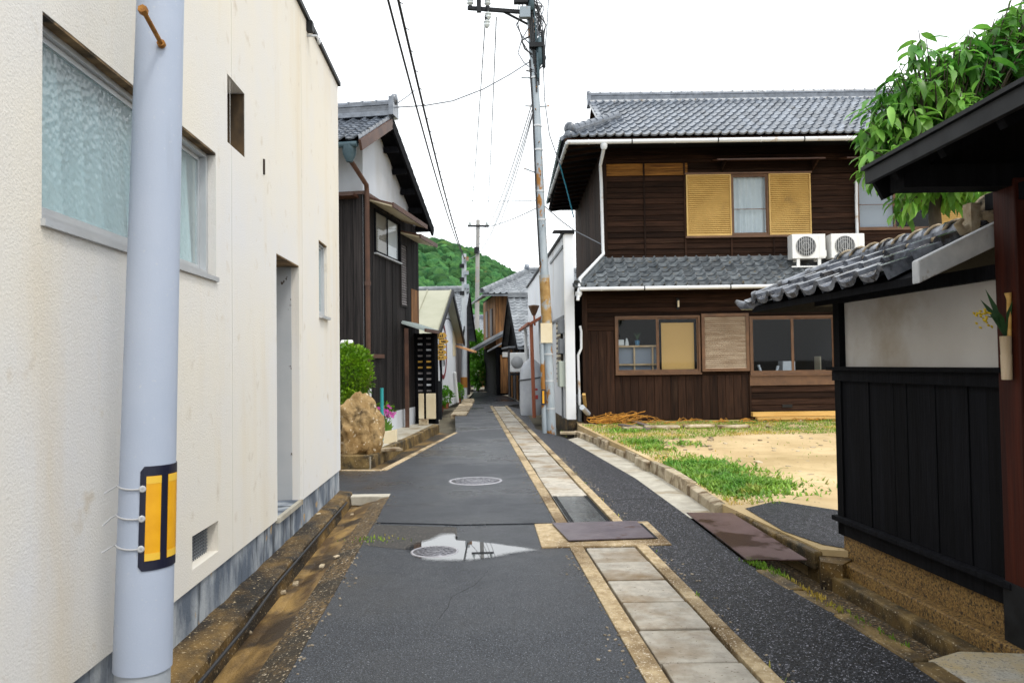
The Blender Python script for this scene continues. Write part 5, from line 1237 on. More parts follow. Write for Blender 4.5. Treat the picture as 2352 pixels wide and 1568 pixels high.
for c in clusters:
    base = hub + (c-hub)*random.uniform(.55,.7)+Vector((0,0,-.06))
    tw.tube([base,(base+c)/2+Vector((0,0,.03)),c],[.009,.006,.003],5,caps=False)
    out = (c-hub); out.z *= .4; out.normalize()
    n = random.randint(6,9)
    for k in range(n):
        az = k*2.4+random.uniform(-.4,.4); el = random.uniform(-1.15,.25)
        d = Vector((math.cos(az)*math.cos(el),math.sin(az)*math.cos(el),math.sin(el))) + out*.35 + Vector((0,0,-.15)); d.normalize()
        s_ = d.cross(Vector((0,0,1))).normalized()*random.choice((1,1)); up = s_.cross(d).normalized()
        if up.z < 0: up = -up; s_ = -s_
        rt = Matrix((d, up.cross(d), up)).transposed().to_4x4()
        p = c + d*.012 + (base-c)*random.uniform(0,.35)
        leaves.append((p, Matrix.Translation(p) @ rt @ Matrix.Rotation(random.uniform(-.4,.4),4,'X') @ Matrix.Scale(random.uniform(.55,1.2),4)))
tw.build('twigs', M['bark'], tr, kind='stuff')
leaves.sort(key=lambda t_: (t_[0]-Vector((0,0,CAMH))).length)
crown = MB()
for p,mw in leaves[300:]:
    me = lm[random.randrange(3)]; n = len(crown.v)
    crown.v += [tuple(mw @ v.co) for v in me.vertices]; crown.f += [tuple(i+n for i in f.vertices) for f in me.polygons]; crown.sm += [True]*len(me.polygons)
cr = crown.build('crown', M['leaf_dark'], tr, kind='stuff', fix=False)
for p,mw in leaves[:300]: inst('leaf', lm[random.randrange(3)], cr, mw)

# ================================================================== DARK TIMBER HOUSE (left, beyond the side lane)
hC = Vector((-3.01,15.6,0)); hu = Vector((.155,.988,0)); hn = Vector((.988,-.155,0))
def LH(t_, d, z): return hC + hu*t_ + hn*d + Vector((0,0,z))
lh = thing('timber_house', LH(2,-3,0), 'dark weathered timber house with white gable behind the rock on the left', 'house')
tE, tP, tF = -1.16, .8, 4.15; zE, zP, zF = 5.86, 6.88, 5.07
def roofz(t_): return zP - (tP-t_)*.52 if t_ < tP else zP-(t_-tP)*.54
TL = 3.95
b = MB()
b.poly([LH(0,-.02,.1),LH(TL,-.02,.1),LH(TL,-.02,roofz(TL)-.08),LH(tP,-.02,zP-.1),LH(0,-.02,roofz(0)-.08)])
b.quad(LH(0,-.02,.1),LH(0,-7,.1),LH(0,-7,roofz(0)-.08),LH(0,-.02,roofz(0)-.08)); b.quad(LH(TL,-.02,.1),LH(TL,-7,.1),LH(TL,-7,roofz(TL)-.08),LH(TL,-.02,roofz(TL)-.08))
b.build('plaster_wall', M['plaster_cool'], lh, fix=False)
MB().fbox(LH,-.02,TL+.02,-7,.03,-.1,.52).build('foundation', M['plaster_cool'], lh)
zs_ = 5.0
hol = [(.52,2.30,3.96,4.9),(2.33,2.88,2.95,4.48)]
def ztb(t_): return 5.08 if t_ < 3.2 else min(5.08, roofz(t_)-.35)
n_b = 27; st = TL/n_b
for k in range(n_b):
    p,q = k*st, (k+1)*st-.006; segs = [(.5,ztb(p))]
    for h in hol:
        if h[0] < (p+q)/2 < h[1]: segs = [(.5,h[2]),(h[3],ztb(p))]
    for (z0,z1) in segs:
        e = random.uniform(0,.012); MB().fbox(LH,p,q,-.02,.02+e,z0,z1).build('wall_board', M['weathered_wood'], lh)
FS2 = lambda a,d,z: LH(-d, a, z)
vboards(FS2, -2.6, -.02, .5, 5.08, .22, M['weathered_wood'], lh, d=.01)
MB().fbox(LH,-.06,.02,-2.6,.06,5.08,5.15).build('board_cap', M['copper'], lh)
MB().fbox(LH,.02,2.0,.0,.06,5.08,5.15).build('board_cap', M['copper'], lh)
MB().fbox(LH,-.35,-.03,-2.6,-.1,5.0,5.06).build('side_hood', M['copper'], lh)
# window with hood
MB().fbox(LH,.52,1.42,-.02,.0,3.97,4.89).build('window_blind', mat('beige_blind',(.30,.27,.23),rough=.8), lh)
sash_window(lh, LH, .52,2.30,3.96,4.9,.05,M['black_wood'],M['glass'],2,.03,sill=.10,sm=M['alu'])
MB().fbox(LH,1.44,2.27,-.02,.0,3.97,4.89).build('window_blind', M['white_plastic'], lh)
def hood(t0,t1,z0,z1,dp,m_under):
    b = MB(); b.hexa([LH(t0,.03,z0),LH(t1,.03,z0),LH(t1,dp,z1),LH(t0,dp,z1),LH(t0,.03,z0+.03),LH(t1,.03,z0+.03),LH(t1,dp,z1+.03),LH(t0,dp,z1+.03)]); ho = b.build('window_hood', m_under, lh)
    b = MB(); b.hexa([LH(t0-.02,.03,z0+.032),LH(t1+.02,.03,z0+.032),LH(t1+.02,dp+.02,z1+.032),LH(t0-.02,dp+.02,z1+.032),LH(t0-.02,.03,z0+.07),LH(t1+.02,.03,z0+.07),LH(t1+.02,dp+.02,z1+.07),LH(t0-.02,dp+.02,z1+.07)]); b.build('hood_roof', M['copper'], ho)
    MB().bar(LH(t0-.02,dp+.03,z1+.03),LH(t1+.02,dp+.03,z1+.03),.03,.1).build('hood_fascia', M['copper'], ho)
hood(.15,2.75,5.0,4.84,.55,M['cream_panel'])
hood(2.35,3.9,4.68,4.56,.5,M['cream_panel'])
shutter(lh, LH, 2.33,2.88,2.95,4.48,.03,M['grey_wood'],M['weathered_wood'],24,name='louvre_shutter')
# roof
b = MB()
b.slab([LH(tE,.35,zE),LH(tP,.35,zP),LH(tP,-7,zP),LH(tE,-7,zE)],(0,0,-.07)); b.slab([LH(tP+.002,.35,zP),LH(tF,.35,zF),LH(tF,-7,zF),LH(tP+.002,-7,zP)],(0,0,-.07))
lr = b.build('roof', M['black_wood'], lh)
T_L = tile_mesh('pantile_left', M['tile'], w=.26, l=.24)
V1 = LH(tP,0,zP)-LH(tE,0,zE)
lay_tiles(lr, T_L, LH(tE-.05,-4.6,zE+.0), hn, V1, 19, 10, .26, V1.length/9.5, limit=250)
V2 = LH(tP,0,zP)-LH(tF,0,zF)
lay_tiles(lr, T_L, LH(tF+.05,.38,zF+.0), -hn, V2, 5, 15, .26, V2.length/14.5)
ridge_stack(lr, LH(tP,.35,zP+.04), LH(tP,-5,zP+.04), 5,.26,.06,M['tile'],.085,.3)
b = MB(); b.obox(LH(tP,.4,zP+.24),hn*.05,hu*.2,(0,0,.2)); b.lathe(LH(tP,.42,zP+.42),[(.0,-.06),(.12,-.04),(.12,.05),(0,.07)],10,axis=hn); b.build('ridge_end_tile', M['tile'], lr, kind='stuff')
b = MB(); b.bar(LH(tE,.36,zE-.10),LH(tP,.36,zP-.10),.05,.2); b.build('bargeboard', M['copper'], lr); MB().bar(LH(tP,.362,zP-.10),LH(tF,.362,zF-.10),.05,.2).build('bargeboard', M['black_wood'], lr)
for k in range(5): 
    tt = 1.3+k*.62; MB().fbox(LH,tt,tt+.10,.0,.33,roofz(tt)-.30,roofz(tt)-.17).build('purlin_end', M['black_wood'], lr)
# downspout
dpt = [LH(tE+.05,.12,zE-.15),LH(tE+.1,.12,zE-.35),LH(-.12,.10,5.25),LH(-.06,.09,5.1),LH(-.06,.09,.3)]
MB().tube(dpt,.05,10).build('downspout', M['copper'], lh); MB().tube([LH(-.06,.09,3.2),LH(-.06,.09,3.28)],.065,10).build('pipe_collar', M['copper'], lh)
MB().lathe(LH(tE+.05,.12,zE-.2),[(.06,-.2),(.13,-.05),(.14,.1)],10).build('rain_hopper', M['teal_metal'], lh)
MB().tube([LH(tE-.02,.3,zE-.08),LH(tE-.02,-4,zE-.08)],.06,8).build('rain_gutter', M['teal_metal'], lh)
MB().fbox(LH,.25,1.0,.03,.08,1.72,1.80).build('wall_rail', M['copper'], lh)
# porch
z_aw = 2.45; t0_, t1_ = 2.35, 3.62
b = MB(); b.slab([LH(t0_,.05,z_aw+.14),LH(t1_,.05,z_aw+.14),LH(t1_,.62,z_aw-.05),LH(t0_,.62,z_aw-.05)],(0,0,-.05)); aw = b.build('porch_awning', M['mint'], lh)
for k in range(10):
    s_ = t0_+.04+k*.13; MB().bar(LH(s_,.06,z_aw+.155),LH(s_,.62,z_aw-.035),.03,.02).build('awning_rib', M['mint'], aw)
MB().bar(LH(t0_,.63,z_aw-.08),LH(t1_,.63,z_aw-.08),.05,.08).build('awning_beam', M['copper'], lh)
MB().bar(LH(2.42,.15,.1),LH(2.42,.15,z_aw-.02),.09,.09).build('porch_post', M['copper'], lh)
MB().bar(LH(3.45,.60,.1),LH(3.45,.60,z_aw-.05),.08,.08).build('porch_post', M['black_wood'], lh)
ls = MB().fbox(LH,3.55,3.58,.0,.56,.1,z_aw-.1).build('lattice_back', M['black_wood'], lh)
for k in range(11):
    zz = .75+k*.145
    for j in range(2):
        d0 = .10+j*.22
        mm = M['sign_wood'] if k in (5,6) else (M['plaster_cool'] if (k+j)%3 == 0 else M['grey_wood'])
        MB().fbox(LH,3.538,3.548,d0,d0+.12,zz,zz+.045).build('lattice_slot', mm, ls)
for j in range(3): MB().fbox(LH,3.49,3.537,.03+j*.22,.085+j*.22,.1,z_aw-.1).build('lattice_upright', M['black_wood'], lh)
for k in range(4): MB().fbox(LH,3.28+k*.165,3.435+k*.165,.0,.03,2.55,3.45).build('wall_board', M['far_wood'], lh)
# cream panels and railing
for k,(d0,d1,tt,l_) in enumerate(((.20,.33,3.2,'left cream panel of the pair on the porch of the dark house'),(.39,.63,3.2,'right cream panel of the pair on the porch of the dark house'))):
    b = MB(); b.fbox(LH,tt,tt+.05,d0,d1,.24,.86); tag(b.build('cream_board', M['cream_panel'],bevel=.01),l_,'panel','cream panels on the porch')
b = MB(); b.fbox(LH,3.0,3.18,.26,.46,.1,.24); tag(b.build('concrete_block', M['kerb'],bevel=.01),'grey concrete block at the foot of the cream panels','block')
rq = gr(1011,963,.05)
rl = thing('black_railing', rq, 'black metal railing beside the porch of the dark house', 'railing')
MB().bar(rq,rq+Vector((0,0,1.05)),.10,.10).build('railing_post', M['black_metal'], rl); MB().bar(rq+Vector((-.5,.1,0)),rq+Vector((-.5,.1,1.0)),.08,.08).build('railing_post', M['black_metal'], rl)
MB().bar(rq+Vector((.04,0,1.03)),rq+Vector((-.54,.1,1.03)),.07,.07).build('handrail', M['black_metal'], rl); MB().bar(rq+Vector((0,0,.95)),rq+Vector((-.5,.1,.55)),.06,.06).build('brace', M['black_metal'], rl)

# ---- rock, shrub, flowers in the bed
def blob(name, c, rad, m, parent, seed=0, amp=.25, fr_=1.6, sub=4, flat=None):
    bm = bmesh.new(); bmesh.ops.create_icosphere(bm, subdivisions=sub, radius=1)
    for v in bm.verts:
        p = v.co.copy(); n_ = mnoise.noise(p*fr_+Vector((seed,0,0)))*amp + mnoise.noise(p*fr_*2.7+Vector((0,seed,0)))*amp*.45 + abs(mnoise.noise(p*fr_*1.1+Vector((0,0,seed))))*-amp*.8
        q = p*(1+n_)
        v.co = Vector(c)+Vector((q.x*rad[0],q.y*rad[1],q.z*rad[2]))
        if flat is not None and v.co.z < flat: v.co.z = flat
    me = bpy.data.meshes.new(name); bm.to_mesh(me); bm.free(); me.polygons.foreach_set('use_smooth',[True]*len(me.polygons)); me.materials.append(m)
    o = bpy.data.objects.new(name, me); return place(o, parent)
rc = gr(818,1046,.1); 
ry = rc.y
rk = blob('garden_rock', at(815,985,ry+.35), (.42,.38,.58), M['rock'], None, 3, .34, 1.7, 5, flat=.05); tag(rk,'large rugged ochre rock standing beside the cream building','rock')
rk2 = blob('garden_rock', at(850,985,ry+.75), (.26,.25,.44), M['rock'], None, 11, .3, 1.6, 4, flat=.05); tag(rk2,'upright flat-topped ochre rock behind the large rugged one','rock')
rk3 = blob('garden_rock', at(856,1015,ry+.25), (.15,.13,.36), M['rock'], None, 23, .3, 1.5, 4, flat=.05); tag(rk3,'narrow pale rock leaning at the right of the large rugged one','rock')
for q in (rk,rk2,rk3): q['group'] = 'rocks in the garden bed'
def leaf_ball(name, c, rad, n, lsz, m, parent, kind='stuff', shell=.55):
    b = MB(); v=[]; f=[]
    for k in range(n):
        while True:
            u = Vector((random.uniform(-1,1),random.uniform(-1,1),random.uniform(-1,1)))
            if shell < u.length < 1: break
        u *= 1+.16*mnoise.noise(u*2.3+Vector(c))
        p = Vector(c)+Vector((u.x*rad[0],u.y*rad[1],u.z*rad[2]))
        d = (u.normalized()+Vector((random.gauss(0,.5),random.gauss(0,.5),random.gauss(0,.5)))).normalized(); s_ = d.cross(Vector((random.random(),random.random(),1))).normalized()
        l_ = lsz*random.uniform(.7,1.3); n0 = len(v)
        v += [p, p+d*l_*.5+s_*l_*.28, p+d*l_, p+d*l_*.5-s_*l_*.28]; f.append((n0,n0+1,n0+2,n0+3))
    b.add(v,f); return b.build(name, m, parent, kind=kind, fix=False)
sc = at(795,858,14.6)
sb = thing('round_shrub', (sc.x,14.6,.1), 'rounded bright green shrub between the cream building and the dark house', 'shrub')
leaf_ball('foliage', sc, (.52,.5,.58), 5200, .075, M['bush'], sb, shell=.35)
MB().tube([(sc.x,14.6,.1),(sc.x+.03,14.6,.5),(sc.x,14.6,.9)],[.05,.04,.02],8).build('stem', M['bark'], sb)
MB().tube([(sc.x,14.6,.5),(sc.x+.2,14.5,.9)],[.03,.015],6).build('branch', M['bark'], sb)
b = MB(); wl0 = at(797,790,15.2); b.lathe(wl0,[(.07,-.12),(.085,-.1),(.085,.1),(.07,.12)],12,axis=(1,.1,0)); 
t_ = thing('wall_light', wl0, 'small white cylinder light on the dark boards above the shrub', 'light'); b.build('housing', M['white_plastic'], t_); MB().bar(wl0,wl0+Vector((0,.45,-.02)),.03,.03).build('arm', M['white_plastic'], t_)
ps = thing('pink_orchid', gr(884,1000,.1), 'pink flowering orchid clump with green leaves in front of the dark house', 'flowers')
oc = gr(884,1003,.1); b = MB()
for k in range(26):
    a = random.uniform(0,6.28); r_ = random.uniform(.08,.24); blade_(b, oc+Vector((random.gauss(0,.07),random.gauss(0,.06),0)), oc+Vector((math.cos(a)*r_,math.sin(a)*r_,random.uniform(.2,.4))), .03)
b.build('leaves', M['weed'], ps, kind='stuff')
b = MB(); fl_ = MB()
for k in range(9):
    tp = oc+Vector((random.uniform(-.10,.22),random.gauss(0,.06),random.uniform(.38,.62))); b.tube([oc,oc+(tp-oc)*.6+Vector((0,0,.05)),tp],.004,4)
    for j in range(6):
        c = tp+Vector((random.gauss(0,.035),random.gauss(0,.03),random.gauss(0,.035)))
        for a in range(4):
            an = a*1.57+random.random(); d = Vector((math.cos(an),random.uniform(-.4,.1),math.sin(an))).normalized()*.032; s_ = d.cross(Vector((0,1,0))).normalized()*.013
            fl_.add([c,c+d*.5+s_,c+d,c+d*.5-s_],[(0,1,2,3)])
b.build('stalks', M['blade'], ps, kind='stuff'); fl_.build('blossoms', M['pink'], ps, kind='stuff')
c = gr(896,1018,.1); b = MB(); b.obox(c+Vector((0,.05,.12)),(.12,-.02,.02),(.01,.03,0),(0,0,.12)); tag(b.build('cream_tile', M['cream_panel'],bevel=.008),'cream slab propped up in front of the pink orchid','slab')
c = gr(890,1036,.1); b = MB(); b.obox(c+Vector((0,0,.03)),(.22,.06,0),(-.05,.12,0),(0,0,.025)); tag(b.build('flat_stone', M['kerb'],bevel=.015),'flat white stone lying on the kerb below the orchid','stone')
for k,(xx,mm,l_,yy) in enumerate(((849,'white_plastic','short white tube standing behind the rocks',900),(877,'teal_pot','short teal tube standing behind the rocks',900))):
    p = at(xx,yy,15.0); tag(MB().tube([Vector((p.x,p.y,.1)),Vector((p.x,p.y,p.z+.08))],.035,10).build('garden_tube', M[mm]),l_,'tube')
leaf_ball('ground_ivy', gr(862,1010,.1)+Vector((0,.9,.5)), (.25,.25,.16), 260, .08, M['bush'], None); tag(bpy.data.objects['ground_ivy'],'small ivy patch growing on top of the rocks','ivy')

# ================================================================== WHITE GABLED SHOP further along on the left
gN = Vector((-2.58,24.0,0)); gF = Vector((-2.30,31.0,0)); gu = (gF-gN).normalized(); gn = Vector((gu.y,-gu.x,0)); GLn = (gF-gN).length
def WG(t_, d, z): return gN + gu*t_ + gn*d + Vector((0,0,z))
wg = thing('gabled_shop', WG(3.5,-3,0), 'white gabled shop with sage metal roof and a red ring painted on its wall', 'building')
b = MB(); tp_ = GLn/2
for d in (0,): b.poly([WG(0,d,0),WG(GLn,d,0),WG(GLn,d,2.6),WG(tp_,d,4.1),WG(0,d,2.6)])
b.quad(WG(0,0,0),WG(0,-6,0),WG(0,-6,2.6),WG(0,0,2.6)); b.quad(WG(GLn,0,0),WG(GLn,-6,0),WG(GLn,-6,2.6),WG(GLn,0,2.6)); b.build('wall', M['white_paint'], wg, fix=False)
b = MB(); b.slab([WG(-.35,.3,2.52),WG(tp_,.3,4.25),WG(tp_,-6,4.25),WG(-.35,-6,2.52)],(0,0,-.06)); rn = b.build('near_roof', M['meta_roof'], wg)
for k in range(8): MB().bar(WG(-.35,.25-k*.85,2.545),WG(tp_,.25-k*.85,4.275),.03,.03).build('roof_seam', M['meta_roof'], rn)
b = MB(); b.slab([WG(tp_+.003,.3,4.25),WG(GLn+.4,.3,2.48),WG(GLn+.4,-6,2.48),WG(tp_+.003,-6,4.25)],(0,0,-.06)); b.build('far_roof', M['meta_roof'], wg)
MB().bar(WG(-.35,.32,2.44),WG(tp_,.32,4.17),.06,.18).build('verge_board', M['black_metal'], wg); MB().bar(WG(tp_,.322,4.17),WG(GLn+.4,.322,2.40),.06,.18).build('verge_board', M['black_metal'], wg)
MB().fbox(WG,GLn-1.0,GLn-.05,.004,.02,1.9,2.9).build('stained_panel', M['cream_panel'], wg)
cz = 2.05; ct = 3.0
rg = MB(); v=[]; f=[]
for k in range(48):
    a = k*6.283/48
    for rr in (.86,1.0): 
        for dd in (.006,.02): v.append(WG(ct+math.cos(a)*rr*1.05, dd, cz+math.sin(a)*rr))
for k in range(48):
    o_ = k*4; p_ = ((k+1)%48)*4; f += [(o_+1,p_+1,p_+3,o_+3),(o_,o_+1,p_+1,p_),(o_+2,p_+2,p_+3,o_+3)]
rg.add(v,f); rg.build('painted_ring', M['dark_red'], wg)
for (t0,z0,t1,z1,w_) in ((2.5,2.42,3.4,2.5,.12),(2.9,2.6,2.8,2.1,.12),(2.5,2.2,3.3,2.28,.10),(3.2,2.4,3.0,2.0,.1),(2.5,1.95,3.4,1.98,.12),(2.75,1.9,2.5,1.55,.10),(3.0,1.95,3.0,1.5,.11),(3.2,1.85,3.45,1.55,.1)):
    MB().bar(WG(t0,.012,z0),WG(t1,.012,z1),.012,w_,up=(0,0,1)).build('painted_stroke', M['ink'], wg)
MB().tube([WG(1.4,.02,3.0),WG(1.4,.4,3.1),WG(1.4,.5,3.0)],.02,6).build('lamp_arm', M['black_metal'], wg)
# side annex & awning
b = MB(); b.slab([WG(GLn-.2,.02,2.35),WG(GLn+1.2,.02,2.35),WG(GLn+1.2,.75,2.12),WG(GLn-.2,.75,2.12)],(0,0,-.08)); tag(b.build('orange_awning', M['orange_awning']),'small faded orange awning past the white gabled shop','awning')
b = MB().tube([WG(GLn-.9,.06,1.25),WG(GLn-.55,.12,.05)],.06,8); tag(b.build('white_drainpipe', M['white_plastic']),'white drainpipe slanting down the end of the gabled shop','pipe')
# hanging wooden signs
sg = thing('wooden_signs', at(1010,900,22.2), 'stack of small ochre wooden arrow signs on a post by the gabled shop', 'sign')
MB().bar(Vector((at(1012,770,22.25).x,22.25,.05)),at(1012,763,22.25),.06,.06).build('sign_post', M['black_wood'], sg)
for (xa,ya,xb_,yb_) in ((994,764,1027,777),(1009,779,1031,789),(1003,791,1026,801),(996,804,1027,814),(996,816,1028,826)):
    p,q = at(xa,ya,22.2),at(xb_,yb_,22.2); z0,z1 = q.z,p.z
    so_ = MB().slab([(p.x,22.2,z0),(q.x-.08,22.2,z0),(q.x,22.2,(z0+z1)/2),(q.x-.08,22.2,z1),(p.x,22.2,z1)],(0,-.03,0)).build('sign_board', M['sign_wood'], sg)
    for k in range(5):
        xx = p.x+.06+k*(q.x-p.x-.16)/5; MB().box(xx,xx+.03,22.164,22.169,z0+.04,z1-.04-(k%2)*.03).build('lettering', M['ink'], so_)
# potted greenery along the edge
for k,(xx,yy,r_,l_) in enumerate(((1010,945,.22,'leafy green pot plant nearest the black railing'),(1022,938,.24,'leafy green pot plant at the corner of the white gabled shop'),(1052,925,.2,'low green pot plant beside the far grey pole'))):
    c = gr(xx,yy,.0); t_ = thing('pot_plant', c, l_, 'plant', 'pot plants along the left edge of the lane')
    MB().lathe(c,[(r_*.5,0),(r_*.7,.22),(r_*.62,.22),(0,.2)],12).build('pot', M['red_pipe'], t_)
    leaf_ball('leaves', c+Vector((0,0,.45)), (r_*1.1,r_,.32), 320, .12, M['far_bush'], t_)
    MB().tube([c+Vector((0,0,.2)),c+Vector((0,0,.5))],.02,5).build('stem', M['bark'], t_)

# ================================================================== FAR HOUSES
def gable_house(name, label, c0, u, L_, dep, zE_, zR, wallm, roofm, verge=.3, cat='house', ridge=True):
    """gable facing the lane: c0 near lane corner, u along the lane"""
    u = Vector(u).normalized(); nn = Vector((u.y,-u.x,0)); c0 = Vector(c0)
    if dep < 0: nn = -nn; dep = -dep
    def fr(t_,d,z): return c0+u*t_+nn*d+Vector((0,0,z))
    t_ = thing(name, fr(L_/2,-dep/2,0), label, cat)
    b = MB(); b.poly([fr(0,0,0),fr(L_,0,0),fr(L_,0,zE_),fr(L_/2,0,zR-.1),fr(0,0,zE_)]); b.quad(fr(0,0,0),fr(0,-dep,0),fr(0,-dep,zE_),fr(0,0,zE_)); b.quad(fr(L_,0,0),fr(L_,-dep,0),fr(L_,-dep,zE_),fr(L_,0,zE_)); b.build('wall', wallm, t_, fix=False)
    for (ta,tb,za,nm) in ((-.4,L_/2,zE_-.15,'near_roof'),(L_+.4,L_/2+.002,zE_-.15,'far_roof')):
        b = MB(); b.slab([fr(ta,verge,za),fr(tb,verge,zR),fr(tb,-dep,zR),fr(ta,-dep,za)],(0,0,-.07)); ro = b.build(nm, roofm, t_)
        if nm == 'near_roof':
            V = (fr(tb,0,zR)-fr(ta,0,za)); n = int(V.length/.26)
            me = tile_mesh('pantile_far', roofm, w=.27,l=.25); hand = u.cross(nn).z
            if hand < 0: lay_tiles(ro, me, fr(ta,-min(dep,3.2),za+.02), nn, V, int(min(dep,3.2)/.27)+1, n, .27, V.length/n, limit=0, rest='tile_courses')
            else: lay_tiles(ro, me, fr(ta,verge,za+.02), -nn, V, int(min(dep,3.2)/.27)+1, n, .27, V.length/n, limit=0, rest='tile_courses')
    ridge_stack(t_, fr(L_/2,verge,zR+.02), fr(L_/2,-dep,zR+.02), 3,.3,.07,roofm,.10,.5)
    MB().bar(fr(-.4,verge+.02,zE_-.25),fr(L_/2,verge+.02,zR-.1),.05,.15).build('bargeboard', M['black_wood'], t_); MB().bar(fr(L_/2,verge+.021,zR-.1),fr(L_+.4,verge+.021,zE_-.25),.05,.15).build('bargeboard', M['black_wood'], t_)
    return t_, fr
# black gabled shed on the right of the lane
bk, bfr = gable_house('black_shed', 'black gabled shed with a steep tiled roof beyond the white building', (.42,30.4,0), (-.1,1,0), 6.4, -6, 2.35, 4.45, M['black_wood'], M['far_tile'], verge=.25, cat='shed')
for k in range(5): MB().fbox(bfr,.3+k*1.2,.4+k*1.2,.03,.1,.05,2.2).build('door_post', M['far_wood'] if k%2 else M['grey_wood'], bk)
MB().fbox(bfr,.0,3.5,.02,.55,2.2,2.26).build('pent_eave', M['far_tile'], bk)
t_ = thing('air_conditioner', at(1190,850,30), 'pale outdoor unit hung on the black shed wall beside the lane', 'air conditioner'); q = at(1190,832,29.9)
MB().obox(q,(.32,0,0),(0,.15,0),(0,0,.38)).build('casing', M['white_plastic'], t_, bevel=.03); MB().lathe(q+Vector((-.04,-.152,0)),[(.24,0),(.24,.01),(0,.01)],20,axis=(0,-1,0)).build('fan_grille', M['fan_grille'], t_); MB().obox(q+Vector((0,.1,-.46)),(.34,0,0),(0,.25,0),(0,0,.04)).build('bracket', M['black_metal'], t_)
# left tiled house beyond the gabled shop
gable_house('tiled_house', 'tiled house behind the white gabled shop on the left of the lane', (-2.42,33.2,0), (.03,1,0), 6.6, 6, 3.0, 5.0, M['grey_wood'], M['far_tile'])
# two-storey brown house with hip roof at the bend
kC = Vector((-.80,38,0)); ku = Vector((.989,.148,0)); kv = Vector((-.148,.989,0))
def KH(a,d,z): return kC + ku*a - kv*d + Vector((0,0,z))       # d>0 towards camera
kh = thing('corner_house', KH(3,-3,0), 'two-storey warm brown house with hipped tile roof at the bend of the lane', 'house')
w_k = (.55,1.5,3.35,4.35)
b = MB(); wall_holes(b, KH, 0,6.5,2.4,5.1,[(w_k[0],w_k[1],w_k[2],w_k[3],.12)]); b.quad(KH(0,0,2.4),KH(0,-5.5,2.4),KH(0,-5.5,5.1),KH(0,0,5.1)); b.quad(KH(0,-.05,0),KH(6.5,-.05,0),KH(6.5,-.05,2.4),KH(0,-.05,2.4)); b.quad(KH(0,-.05,0),KH(0,-5.5,0),KH(0,-5.5,2.4),KH(0,-.05,2.4)); b.build('wall', M['black_wood'], kh, fix=False)
MB().fbox(KH,w_k[0],w_k[1],-.3,-.13,w_k[2],w_k[3]).build('window_dark', M['room'], kh)
vboards(KH,0,w_k[0]-.02,2.4,5.0,.22,M['far_wood'],kh); vboards(KH,w_k[0]-.02,w_k[1]+.02,2.4,w_k[2]-.05,.22,M['grey_wood'],kh); vboards(KH,w_k[1]+.02,3.0,2.4,5.0,.22,M['grey_wood'],kh); vboards(KH,w_k[0]-.02,w_k[1]+.02,w_k[3]+.05,5.0,.22,M['far_wood'],kh)
sash_window(kh, KH, w_k[0],w_k[1],w_k[2],w_k[3],.02,M['far_wood'],M['glass_dark'],2,.09)
KS = lambda a,d,z: KH(-d,-a,z)
vboards(KS,.02,5.4,2.4,5.0,.24,M['far_wood'],kh); 
for a0 in (1.0,3.0): MB().fbox(KS,a0,a0+.8,.03,.08,3.0,4.4).build('side_window', M['grey_wood'], kh)
E0 = at(1108,675,37.0); E2 = at(1079,695,42.4); AP = at(1210,628,41.0); 
E1 = E0+ku*7; E1.z = E0.z; E2.z = E0.z-.05; A2 = AP+ku*4; A2.z = AP.z
b = MB(); b.poly([E0,E1,A2,AP]); b.poly([E2,E0,AP]); off = Vector((0,0,-.1)); b.poly([E0+off,E1+off,A2+off,AP+off][::-1]); b.poly([E2+off,E0+off,AP+off][::-1]); b.quad(E0,E0+off,E1+off,E1); b.quad(E2,E2+off,E0+off,E0)
kr = b.build('hip_roof', M['far_tile'], kh, fix=False)
FT = tile_mesh('pantile_corner', M['far_tile'], w=.30,l=.3,h=.07)
Vk = AP-E0; Vk = Vk - ku*Vk.dot(ku); hk = (AP-E0).dot(ku)/Vk.length
lay_tiles(kr, FT, E0-Vk.normalized()*.06+Vector((0,0,.03)), ku, Vk, 24, int(Vk.length/.3)+1, .30, .3, limit=0, rest='tile_courses', keep=lambda u,v: u > v*hk-.1 and v < Vk.length)
ridge_stack(kr, E0+Vector((0,0,.05)), AP+Vector((0,0,.03)), 2,.24,.07,M['far_tile'],.10,.4,name='hip_ridge'); ridge_stack(kr, AP+Vector((0,0,.03)), A2+Vector((0,0,.03)), 3,.28,.07,M['far_tile'],.10,.4)
b = MB(); b.lathe(AP+Vector((0,0,.3)),[(.0,-.15),(.2,-.1),(.2,.1),(0,.15)],10,axis=ku); b.build('ridge_end_tile', M['tile'], kr)
p0,p1 = at(1168,760,37.4), at(1085,806,37.4)
b = MB(); b.slab([p0,p1,p1+kv*5.5,p0+kv*5.5],(0,0,-.1)); pk = b.build('pent_roof', M['far_tile'], kh); ridge_stack(pk, p1+Vector((0,0,.02)), p0+Vector((0,0,.02)), 1,.2,.05,M['far_tile'],.09,.35,name='verge')
p2,p3 = at(1172,775,36.9), at(1119,805,36.9)
b = MB(); b.slab([p2,p3,p3+Vector((0,.5,0)),p2+Vector((0,.5,0))],(0,0,-.08)); b.build('pent_roof', M['far_tile'], kh)
for xx in (1137,1157): 
    q = gr(xx,897); tp0 = at(xx,835,q.y-.02); MB().bar(Vector((q.x,q.y,0)),Vector((q.x,q.y,2.3)),.12,.12).build('porch_post', M['yellow_pipe'], kh)
q0,q1 = gr(1120,898),gr(1160,900); MB().bar(q0+Vector((0,0,.06)),q1+Vector((0,0,.06)),.3,.12).build('porch_sill', M['yellow_pipe'], kh)
MB().fbox(KH,.2,1.0,.0,.06,.1,2.0).build('door', M['far_wood'], kh); MB().fbox(KH,1.3,2.1,.0,.06,.1,2.0).build('door', M['black_wood'], kh)
